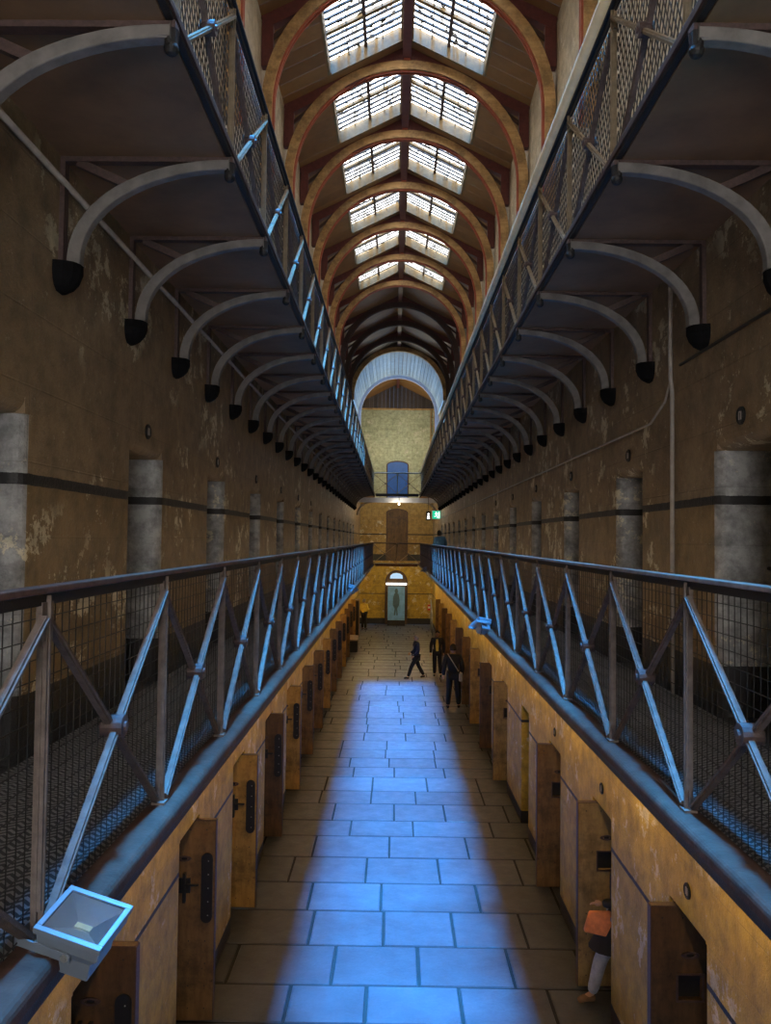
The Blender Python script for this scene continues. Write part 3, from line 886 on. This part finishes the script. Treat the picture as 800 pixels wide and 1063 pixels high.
# black cabinet and plinth, left of the floor's far end
o = empty('display_cabinet', 'tall black narrow cabinet against the left wall near the far end', 'cabinet', (-1.93, 40.6, 0))
MB().box(-.1, .18, 0, 1.2, 0, 1.9).build('body', M['blackiron'], o, bevel=.01)
MB().box(-.1, .2, -.02, 1.22, 1.9, 1.95).build('cornice', M['darktimber'], o)
MB().box(.18, .2, .08, 1.12, .15, 1.8).build('door', M['door_dark'], o)
o = empty('display_plinth', 'low black plinth with a pale sloping top beside the left wall', 'plinth', (-1.82, 35.9, 0))
MB().box(-.2, .24, 0, .8, 0, .5).build('base', M['blackiron'], o)
MB().add([(-.21, -.02, .5), (.25, -.02, .5), (.25, .82, .5), (-.21, .82, .5), (-.21, -.02, .56), (.25, -.02, .54), (.25, .82, .66), (-.21, .82, .68)],
         [(3, 2, 1, 0), (4, 5, 6, 7), (0, 1, 5, 4), (1, 2, 6, 5), (2, 3, 7, 6), (3, 0, 4, 7)]).build('top', M['railgrey'], o)

# handrail by the stair at the far right
o = empty('stair_handrail', 'pale steel handrail and posts at the far right of the ground floor', 'handrail', (2.05, 42.6, 0))
for k in range(3): MB().tube([(0.05, k * 1.1, 0), (0.05, k * 1.1, 1.0 + .35 * k)], .022, 8).build('post', M['flood'], o, True)
MB().tube([(.05, -.1, 1.0), (.05, 2.2, 1.72)], .028, 8).build('rail', M['flood'], o, True)
MB().tube([(.05, 0, .5), (.05, 2.2, 1.2)], .02, 8).build('lower_rail', M['flood'], o, True)
o = empty('fire_box', 'small red box low on the end wall beside the right corner', 'box', (2.15, 47.9, .85))
MB().box(-.09, .09, -.02, .09, 0, .34).build('case', simple('red_paint', (.5, .04, .02), .4), o, bevel=.01)
MB().box(-.06, .06, -.03, -.02, .12, .24).build('label_plate', M['white'], o)

# green exit sign and white sign on the right wall, middle gallery
o = empty('exit_sign', 'green illuminated running-figure exit sign on the right at the far end of the middle gallery', 'sign', (2.12, 40.0, 6.1))
MB().box(-.22, .2, 0, .06, 0, .42).build('case', M['white'], o)
MB().box(-.2, .18, -.01, 0, .02, .4).build('sign_face', M['signgreen'], o)
m = MB(); m.tube([(-.02, -.02, .33), (-.02, -.01, .33)], .032, 10)
for p_, q_ in (((-.02, .3), (-.0, .18)), ((-.02, .28), (-.09, .24)), ((-.01, .28), (.05, .25)), ((0, .18), (-.07, .12)), ((-.07, .12), (-.11, .14)), ((0, .18), (.04, .11)), ((.04, .11), (.03, .05))):
    m.beam((p_[0], -.015, p_[1]), (q_[0], -.015, q_[1]), .01, .026, (0, 0, 1) if abs(p_[0] - q_[0]) > .03 else (1, 0, 0))
m.box(.09, .15, -.02, -.01, .05, .35)
m.build('running_figure', M['signwhite'], o)
o = empty('figure_sign', 'small white lit sign with a bright figure beside the green exit sign', 'sign', (1.78, 41.5, 6.12))
MB().box(-.12, .12, 0, .05, -.05, .42).build('case', M['blackiron'], o)
m = MB(); m.tube([(0, -.012, .28), (0, 0, .28)], .05, 12); m.prism([(-.075, .02), (.075, .02), (.06, .1), (.045, .21), (-.045, .21), (-.06, .1)], lambda u, v_, t: (u, t, v_), -.012, 0); m.build('figure', M['signwhite'], o)
MB().tube([(0, .02, .42), (0, .02, 1.2)], .012, 6).build('hanger', M['blackiron'], o)
o = empty('pendant_lamp', 'small bright pendant bulb under the upper bridge', 'lamp', (.25, 41.7, 6.9))
MB().ball((0, 0, .0), .05).build('bulb', M['lampglow'], o, smooth=True)
MB().tube([(0, 0, .04), (0, 0, .42)], .012, 6).build('stem', M['blackiron'], o)
o = empty('wall_frame', 'narrow brown timber frame fixed high on the right of the end wall', 'frame', (2.12, 47.9, 9.9))
m = MB(); m.box(0, .04, -.04, .1, 0, 2.9); m.box(.2, .24, -.04, .1, 0, 2.9)
for k in range(5): m.box(0, .24, -.03, .0, .3 + .55 * k, .34 + .55 * k)
m.build('timber_frame', M['rib'], o)
o = empty('junction_box', 'small blue-lit box at the foot of the brown frame on the end wall', 'box', (2.16, 47.8, 9.9))
MB().box(-.02, .32, -.05, .1, 0, .4).build('case', M['flood'], o, bevel=.01)
MB().box(-.0, .30, -.06, -.05, .02, .38).build('lid', M['white'], o)

# ------------------------------------------------------------------ floodlights on the walkway edges
def floodlight():
    root = empty('floodlight', '', 'floodlight', group='floodlights clamped to the gallery edges')
    # local: face looks to +Z, 0.27 x 0.23
    a, b = .135, .12
    body = empty('x', '', 'x'); C.objects.unlink(body); bpy.data.objects.remove(body)
    m = MB()
    def ring(w, d, z): return [(-w, -d, z), (w, -d, z), (w, d, z), (-w, d, z)]
    lv = [ring(.06, .065, -.20), ring(.082, .085, -.18), ring(.09, .09, -.10), ring(.122, .108, -.06), ring(.128, .112, -.012)]
    vs = [p for l in lv for p in l]; fs = [(3, 2, 1, 0)]
    for i in range(len(lv) - 1):
        for k in range(4): fs.append((4 * i + k, 4 * i + (k + 1) % 4, 4 * i + 4 + (k + 1) % 4, 4 * i + 4 + k))
    m.add(vs, fs)
    m.build('housing', M['flood'], root, bevel=.004)
    m = MB()
    t = .022
    m.box(-a, a, -b, -b + t, -.014, .012); m.box(-a, a, b - t, b, -.014, .012); m.box(-a, -a + t, -b + t, b - t, -.014, .012); m.box(a - t, a, -b + t, b - t, -.014, .012)
    m.build('bezel', M['flood'], root, bevel=.003)
    m = MB(); o_ = (a - t, b - t); i_ = (.035, .02)
    vs = [(-o_[0], -o_[1], .0), (o_[0], -o_[1], .0), (o_[0], o_[1], .0), (-o_[0], o_[1], .0), (-i_[0], -i_[1], -.04), (i_[0], -i_[1], -.04), (i_[0], i_[1], -.04), (-i_[0], i_[1], -.04)]
    m.add(vs, [(0, 1, 5, 4), (1, 2, 6, 5), (2, 3, 7, 6), (3, 0, 4, 7), (4, 5, 6, 7)])
    m.build('reflector', M['steel'], root)
    MB().box(-.032, .032, -.012, .012, -.039, -.036).build('lamp_chip', simple('yellow_chip', (.8, .75, .45), .4), root)
    gm, nt, bs, ou = newmat('flood_glass'); bs.inputs['Transmission Weight'].default_value = 1.; bs.inputs['Roughness'].default_value = .08; bs.inputs['IOR'].default_value = 1.1
    bs.inputs['Base Color'].default_value = (.85, .93, 1, 1)
    MB().box(-a + t, a - t, -b + t, b - t, .002, .006).build('glass', gm, root)
    m = MB()
    for s in (-1, 1): m.box(-.2, .02, *sorted((s * .112, s * .118)), -.095, -.055)
    m.box(-.206, -.2, -.118, .118, -.095, -.055)
    m.build('yoke', M['flood'], root, bevel=.002)
    for s in (-1, 1): MB().tube([(0, s * .09, -.075), (0, s * .125, -.075)], .014, 10).build('pivot_screw', M['steel'], root)
    MB().tube([(.02, .07, -.11), (.03, .12, -.17), (-.02, .06, -.22), (-.1, -.08, -.21), (-.16, -.16, -.16)], .006, 6).build('cable', M['blackiron'], root, True)
    return root
fl = floodlight()
FLS = [((-.929, 2.467, 3.885), (.25, .23, -.142), 'near floodlight with square glass face up on the left gallery edge'),
       ((1.22, 11.1, D1 + .12), (math.radians(-35), math.radians(12), math.radians(30)), 'small blue floodlight on the right gallery edge above the tan cell door'),
       ((-.95, 19.2, D1 + .10), (math.radians(-30), math.radians(14), math.radians(-35)), 'small floodlight on the left gallery edge left of the black cabinet'),
       ((1.24, 32.5, D1 + .10), (math.radians(-30), math.radians(-14), math.radians(30)), 'tiny floodlight on the right gallery edge close to the far bridge')]
for i, (l, r, lb) in enumerate(FLS):
    o = fl if i == 0 else dup(fl)
    o.location = l; o.rotation_euler = r; o['label'] = lb; o.scale = (.81,) * 3

# ------------------------------------------------------------------ people
skin = simple('skin', (.45, .26, .18), .55, 0, .08, 10, 0)
def cloth(name, c): return simple(name, c, .85, 0, .25, 14, .3)
def skinned(chains, lvl=2):
    """chains: list of (points[(x,y,z,r)], edges) islands -> evaluated mesh data"""
    me = bpy.data.meshes.new('tmp'); vs = []; es = []; rs = []; roots = []
    for pts, edges in chains:
        n = len(vs); roots.append(n)
        vs += [p[:3] for p in pts]; rs += [p[3] for p in pts]; es += [(a + n, b + n) for a, b in edges]
    me.from_pydata(vs, es, []); o = bpy.data.objects.new('tmp', me); C.objects.link(o)
    sk = o.modifiers.new('s', 'SKIN'); sk.use_smooth_shade = True
    lay = me.skin_vertices[0] if me.skin_vertices else None
    for i, r in enumerate(rs):
        lay.data[i].radius = (r, r) if not isinstance(r, tuple) else r
        lay.data[i].use_root = i in roots
    sb = o.modifiers.new('u', 'SUBSURF'); sb.levels = lvl; sb.render_levels = lvl
    dg = bpy.context.evaluated_depsgraph_get(); ev = o.evaluated_get(dg)
    m2 = bpy.data.meshes.new_from_object(ev)
    data = ([tuple(v.co) for v in m2.vertices], [tuple(p.vertices) for p in m2.polygons])
    bpy.data.objects.remove(o); bpy.data.meshes.remove(me); bpy.data.meshes.remove(m2)
    return data
def head_mesh(c, r, yaw=0):
    n, m = 20, 14; vs = []; fs = []
    for i in range(m + 1):
        t = PI * i / m
        for k in range(n):
            u = 2 * PI * k / n
            x = math.sin(t) * math.sin(u); y_ = math.sin(t) * math.cos(u); z = math.cos(t)
            w = 1 - .22 * max(0, -z) ** 1.5
            f = 1 + (.22 * math.exp(-((x / .16) ** 2 + ((z + .12) / .2) ** 2)) if y_ > 0 else 0)
            f -= (.07 * math.exp(-(((abs(x) - .36) / .14) ** 2 + ((z - .12) / .1) ** 2)) if y_ > 0 else 0)
            f += (.06 * math.exp(-((x / .3) ** 2 + ((z + .5) / .1) ** 2)) if y_ > 0 else 0)
            px, py, pz = x * r * .78 * w, y_ * r * .93 * f * w, z * r * 1.18
            vs.append((c[0] + px * math.cos(yaw) - py * math.sin(yaw), c[1] + px * math.sin(yaw) + py * math.cos(yaw), c[2] + pz))
    for i in range(m):
        for k in range(n): fs.append((i * n + k, (i + 1) * n + k, (i + 1) * n + (k + 1) % n, i * n + (k + 1) % n))
    return vs, fs
def person(label, loc, rot, H, pose, cols, hair_r=1.0, extras=None, longhair=False):
    """local: +Y forward, +X to the figure's left? (x<0 = its left). proportions for 1.75 m, scaled"""
    root = empty('person', label, 'person', loc, rotz=rot); k = H / 1.75
    J = dict(pel=(0, 0, .95), waist=(0, 0, 1.08), chest=(0, 0, 1.30), neck=(0, 0, 1.47), head=(0, .015, 1.63),
             shl=(-.19, 0, 1.42), shr=(.19, 0, 1.42), ell=(-.25, -.03, 1.14), elr=(.25, -.03, 1.14), wrl=(-.25, .06, .90), wrr=(.25, .06, .90),
             hil=(-.095, 0, .92), hir=(.095, 0, .92), knl=(-.1, .02, .50), knr=(.1, .02, .50), anl=(-.1, 0, .09), anr=(.1, 0, .09),
             tol=(-.11, .17, .03), tor=(.11, .17, .03))
    J.update(pose); S = {a: tuple(q * k for q in b) for a, b in J.items()}
    lerp = lambda a, b, t: tuple(a[i] + (b[i] - a[i]) * t for i in range(3))
    def P4(j, r): return (*S[j], r * k if not isinstance(r, tuple) else (r[0] * k, r[1] * k))
    names = [('pel', .115), ('waist', .105), ('chest', .125), ('neck', .055), ('shl', .06), ('ell', .042), ('wrl', .028), ('shr', .06), ('elr', .042), ('wrr', .028),
             ('hil', .085), ('knl', .056), ('anl', .04), ('tol', .03), ('hir', .085), ('knr', .056), ('anr', .04), ('tor', .03)]
    idx = {a: i for i, (a, _) in enumerate(names)}
    ed = [('pel', 'waist'), ('waist', 'chest'), ('chest', 'neck'), ('chest', 'shl'), ('shl', 'ell'), ('ell', 'wrl'), ('chest', 'shr'), ('shr', 'elr'), ('elr', 'wrr'),
          ('pel', 'hil'), ('hil', 'knl'), ('knl', 'anl'), ('anl', 'tol'), ('pel', 'hir'), ('hir', 'knr'), ('knr', 'anr'), ('anr', 'tor')]
    chains = [([P4(a, r * .9) for a, r in names], [(idx[a], idx[b]) for a, b in ed])]
    for sd, w, e in ((-1, 'wrl', 'ell'), (1, 'wrr', 'elr')):     # hands: palm and five fingers
        W = Vector(S[w]); d = (W - Vector(S[e])).normalized()
        side = Vector((0, 1, 0)) - d * d.y; side.normalize(); nrm = d.cross(side)
        palm = W + d * .085 * k
        chains.append(([(*W, .025 * k), (*(W + d * .05 * k), .034 * k), (*palm, .036 * k)], [(0, 1), (1, 2)]))
        for i, L in enumerate((.065, .078, .072, .055)):
            b = palm + side * (.026 - .0175 * i) * k - d * .01 * k
            c1 = b + d * L * .5 * k; c2 = c1 + (d * .8 + nrm * sd * .6).normalized() * L * .45 * k
            chains.append(([(*b, .0095 * k), (*c1, .009 * k), (*c2, .0075 * k)], [(0, 1), (1, 2)]))
        b = W + d * .035 * k + side * .02 * k
        chains.append(([(*b, .011 * k), (*(b + (side + d * .8).normalized() * .04 * k), .0105 * k), (*(b + (side * .6 + d).normalized() * .075 * k), .0085 * k)], [(0, 1), (1, 2)]))
    vs, fs = skinned(chains); m = MB(); m.add(vs, fs)
    hv, hf = head_mesh(S['head'], .105 * k); m.add(hv, hf)
    for sx in (-1, 1): m.ball((S['head'][0] + sx * .083 * k, S['head'][1] - .005 * k, S['head'][2]), .012 * k, .022 * k, .032 * k, 8, 6)
    m.build('body', skin, root, True)
    m = MB()
    for sx in (-1, 1): m.ball((S['head'][0] + sx * .034 * k, S['head'][1] + .088 * k, S['head'][2] + .012 * k), .012 * k, .008 * k, .008 * k, 8, 6)
    m.build('eyes', M['blackiron'], root, True)
    top, legs = cols['top'], cols['legs']
    jn = [('waist', (.15, .12)), ('chest', (.17, .13)), ('neck', .064), ('shl', .088), ('ell', .068), ('wrl', .05), ('shr', .088), ('elr', .068), ('wrr', .05)]
    ji = {a: i + 1 for i, (a, _) in enumerate(jn)}
    hem = (S['pel'][0], S['pel'][1], S['pel'][2] - .04 * k, .135 * k)
    vs, fs = skinned([([hem] + [P4(a, max(r) if isinstance(r, tuple) else r) for a, r in jn], [(0, 1)] + [(ji[a], ji[b]) for a, b in ed if a in ji and b in ji])])
    fz = lambda q: q
    MB().add(vs, fs).build('jacket', top, root, True)
    tn = [('pel', .14), ('hil', .11), ('knl', .085), ('anl', .066), ('hir', .11), ('knr', .085), ('anr', .066)]
    ti = {a: i for i, (a, _) in enumerate(tn)}
    vs, fs = skinned([([P4(a, r) for a, r in tn], [(ti[a], ti[b]) for a, b in ed if a in ti and b in ti])])
    MB().add(vs, fs).build('trousers', legs, root, True)
    for a, t in (('anl', 'tol'), ('anr', 'tor')):
        A = Vector(S[a]); T = Vector(S[t]); dd = (T - A); heel = A - Vector((dd.x, dd.y, 0)).normalized() * .05 * k; heel.z = A.z - .045 * k
        vs, fs = skinned([([(*heel, .04 * k), (*(A.lerp(T, .5)), .045 * k), (*T, .034 * k)], [(0, 1), (1, 2)]), ([(*A, .05 * k), (*(A - Vector((0, 0, .04 * k))), .048 * k)], [(0, 1)])])
        MB().add(vs, fs).build('shoe', cols.get('shoes', M['blackiron']), root, True)
    h = MB(); hc = S['head']; n_, m_ = 16, 8; vs = []; fs = []
    for i in range(m_ + 1):
        for q in range(n_):
            u = 2 * PI * q / n_; fwd = math.cos(u)
            tmax = PI * (.62 - .27 * max(0, fwd) if not longhair else .8 - .45 * max(0, fwd)); t = tmax * i / m_
            vs.append((hc[0] + .094 * k * math.sin(t) * math.sin(u), hc[1] - .006 * k + .108 * k * math.sin(t) * fwd, hc[2] + .006 * k + .132 * k * math.cos(t)))
    for i in range(m_):
        for q in range(n_): fs.append((i * n_ + q, (i + 1) * n_ + q, (i + 1) * n_ + (q + 1) % n_, i * n_ + (q + 1) % n_))
    h.add(vs, fs); h.build('hair', cols['hair'], root, True)
    if extras: extras(root, S, k)
    return root
navy = cloth('navy_cloth', (.012, .018, .045)); black = cloth('black_cloth', (.010, .010, .012)); greyhair = cloth('grey_cap', (.22, .2, .19))
darkhair = cloth('dark_hair', (.02, .014, .01)); yellow = cloth('yellow_cloth', (.75, .55, .08)); bluecl = cloth('light_blue_cloth', (.10, .25, .42))
tan = cloth('tan_webbing', (.38, .33, .27)); orange = cloth('orange_cloth', (.72, .24, .10)); grey = cloth('pale_grey_cloth', (.36, .37, .42)); brownshoe = cloth('brown_leather', (.2, .12, .07))

def ex1(root, S, k):
    MB().tube([(.13 * k * math.sin(a), .12 * k * math.cos(a), (.97 + .0 * a) * k) for a in [2 * PI * i / 16 for i in range(17)]], .017 * k, 6).build('belt', grey, root, True)
    MB().box(-.03 * k, .03 * k, .122 * k, .128 * k, 1.2 * k, 1.32 * k).build('chest_badge', grey, root)
person('person in dark navy clothes and grey cap striding left across the blue-lit flagstones', (.86, 29.3, .0), PI / 2 + .25, 1.58,
       dict(knl=(-.1, .22, .52), anl=(-.1, .36, .10), tol=(-.11, .53, .05), knr=(.1, -.12, .52), anr=(.1, -.36, .12), tor=(.11, -.22, .03),
            pel=(0, 0, .90), hil=(-.09, 0, .88), hir=(.09, 0, .88), wrl=(-.22, .16, .95), wrr=(.24, .16, 1.0), elr=(.26, -.08, 1.16)),
       dict(top=navy, legs=black, hair=greyhair), extras=ex1)
def ex2(root, S, k):
    pts = []
    for i in range(25):
        a = 2 * PI * i / 24; pts.append((.02 * k + .17 * k * math.cos(a), .145 * k * math.sin(a) - .005, (1.22 - .27 * math.cos(a)) * k))
    MB().tube(pts, .014 * k, 6).build('bag_strap', tan, root, True)
    m = MB(); m.box(.15 * k, .25 * k, -.15 * k, .15 * k, .76 * k, 1.0 * k); m.build('shoulder_bag', tan, root, bevel=.03)
person('person in black seen from behind with a pale diagonal strap beside the right doors', (1.82, 24.2, 0), .05, 1.92,
       dict(anl=(-.13, .02, .09), anr=(.17, .06, .09), knr=(.14, .05, .5), tol=(-.14, .17, .03), tor=(.2, .2, .03)),
       dict(top=black, legs=black, hair=darkhair), extras=ex2)
def ex3(root, S, k):
    m = MB(); m.prism([(-.05 * k, .98 * k), (.045 * k, .98 * k), (.06 * k, 1.2 * k), (.04 * k, 1.44 * k), (-.03 * k, 1.44 * k), (-.06 * k, 1.2 * k)], lambda u, v_, t: (u, t, v_), .10 * k, .137 * k)
    m.build('shirt_front', yellow, root, bevel=.01)
person('person in a dark open jacket over yellow, facing the camera behind the man in black', (1.66, 29.9, 0), PI - .1, 1.68,
       dict(anl=(-.14, .1, .09), tol=(-.15, .27, .03)), dict(top=black, legs=black, hair=darkhair), extras=ex3)
person('person in a yellow jacket and dark trousers standing left of the end doorway', (-1.62, 44.8, 0), -.6, 1.72,
       dict(elr=(.26, .02, 1.16), wrr=(.16, .24, 1.18), wrl=(-.12, .24, 1.12)), dict(top=yellow, legs=black, hair=greyhair))
person('person with dark hair in light blue leaning at the right middle gallery rail', (1.74, 30.2, D1), .3, 1.62,
       dict(neck=(0, .07, 1.46), head=(0, .1, 1.62), wrl=(-.24, .26, 1.1), wrr=(.2, .26, 1.1)), dict(top=bluecl, legs=navy, hair=darkhair), longhair=True)
def ex6(root, S, k):
    W = Vector(S['wrl'])
    m = MB(); n = 16; vs = []; fs = []
    for i, (zz, r1, r2, yo) in enumerate(((1.06, .13, .11, 0), (.9, .17, .15, .04), (.74, .20, .20, .08), (.6, .22, .25, .12))):
        for q in range(n): a = 2 * PI * q / n; vs.append((r1 * math.cos(a), yo + r2 * math.sin(a), zz))
    for i in range(3):
        for q in range(n): fs.append((i * n + q, i * n + (q + 1) % n, (i + 1) * n + (q + 1) % n, (i + 1) * n + q))
    m.add(vs, fs); m.build('skirt', black, root, True)
    m = MB()
    x, y_, z = W.x, W.y, W.z - .08
    m.add([(x - .03, y_ - .16, z - .3), (x + .03, y_ - .16, z - .3), (x + .04, y_ + .2, z - .22), (x - .04, y_ + .2, z - .22), (x - .02, y_ - .1, z), (x + .02, y_ - .1, z), (x + .02, y_ + .14, z), (x - .02, y_ + .14, z)],
          [(3, 2, 1, 0), (4, 5, 6, 7), (0, 1, 5, 4), (1, 2, 6, 5), (2, 3, 7, 6), (3, 0, 4, 7)])
    m.build('jacket_tail', orange, root, bevel=.02)
person('person stepping out of the second right-hand cell with an orange garment and grey leggings', (2.56, 8.98, 0), PI / 2, 1.68,
       dict(pel=(0, .0, .93), hil=(-.09, .02, .9), hir=(.09, 0, .9), knl=(-.08, .26, .56), anl=(-.05, .36, .12), tol=(-.05, .52, .04), knr=(.1, -.02, .5), anr=(.12, -.22, .1), tor=(.12, -.06, .03),
            ell=(-.2, .1, 1.2), wrl=(-.1, .26, 1.16), chest=(0, .0, 1.3), neck=(0, -.03, 1.47), head=(0, -.03, 1.62)),
       dict(top=black, legs=grey, hair=darkhair, shoes=brownshoe), extras=ex6, longhair=True)

# ------------------------------------------------------------------ lights
def light(kind, name, loc, energy, col, **kw):
    l = bpy.data.lights.new(name, kind); l.energy = energy; l.color = col
    for k_, v_ in kw.items(): setattr(l, k_, v_)
    o = bpy.data.objects.new(name, l); C.objects.link(o); o.location = loc; return o
sun = light('SUN', 'zenith_daylight', (0, 10, 30), 112.0, (.03, .37, 1.), angle=math.radians(10))
sun.rotation_euler = (math.radians(2), 0, 0)
for i, yy in enumerate([4.2 + P * k for k in range(15)]):
    for nm, x, dy, a in (('left_underdeck_lamp', XL + .6, 0, 88), ('right_underdeck_lamp', XR - .6, .8, -88)):
        o = light('AREA', nm, (x, yy + dy, 3.6), 36, (1., .72, .30), shape='RECTANGLE', size=.08, size_y=.9)
        o.rotation_euler = (0, math.radians(a), 0)
def strip(name, x, z, ang, energy, col, y0=YMIN + 1, y1=YBR):
    o = light('AREA', name, (x, (y0 + y1) / 2, z), energy, col, shape='RECTANGLE', size=.03, size_y=y1 - y0)
    o.rotation_euler = (0, ang, 0)      # local -Z tilts towards the wall
    return o
for zz, e in ((D1, 27), (D2, 100)):  # unseen fill lights added along the handrails to brighten the gallery walls
    strip('left_rail_fill', RL - .05, zz + RH - .07, math.radians(110), e, (1., .80, .56))
    strip('right_rail_fill', RR + .05, zz + RH - .07, math.radians(-110), e, (1., .80, .56))
light('POINT', 'end_hall_lamp', (CX - 1.2, 43.2, 3.62), 110, (1., .76, .36), shadow_soft_size=.04)
light('POINT', 'end_hall_lamp', (CX + 1.3, 43.2, 3.62), 110, (1., .76, .36), shadow_soft_size=.04)
light('POINT', 'middle_end_lamp', (CX - .2, 44.6, 6.7), 60, (1., .62, .25), shadow_soft_size=.1)
light('POINT', 'pendant_bulb_light', (.25, 41.7, 6.78), 25, (1., .9, .75), shadow_soft_size=.04)
light('POINT', 'upper_end_lamp', (CX, 44.6, 10.5), 220, (1., .95, .68), shadow_soft_size=.2)

w = bpy.data.worlds.new('World'); sc.world = w; w.use_nodes = True
w.node_tree.nodes['Background'].inputs[0].default_value = (.35, .55, .9, 1); w.node_tree.nodes['Background'].inputs[1].default_value = .4

# ------------------------------------------------------------------ camera
cam = bpy.data.cameras.new('camera'); co = bpy.data.objects.new('camera', cam); C.objects.link(co)
cam.sensor_fit = 'HORIZONTAL'; cam.sensor_width = 36; cam.lens = 36 * 830 / 800; cam.clip_start = .05
co.matrix_world = Matrix.Translation((0, 0, EYE)) @ Matrix.Rotation(math.radians(.62), 4, 'Z') @ Matrix.Rotation(math.radians(90 + 1.97), 4, 'X') @ Matrix.Rotation(math.radians(.65), 4, 'Z')
sc.camera = co
sc.view_settings.view_transform = 'Standard'; sc.view_settings.look = 'None'; sc.view_settings.gamma = 1
sc.view_settings.use_curve_mapping = False; sc.view_settings.exposure = 0.0
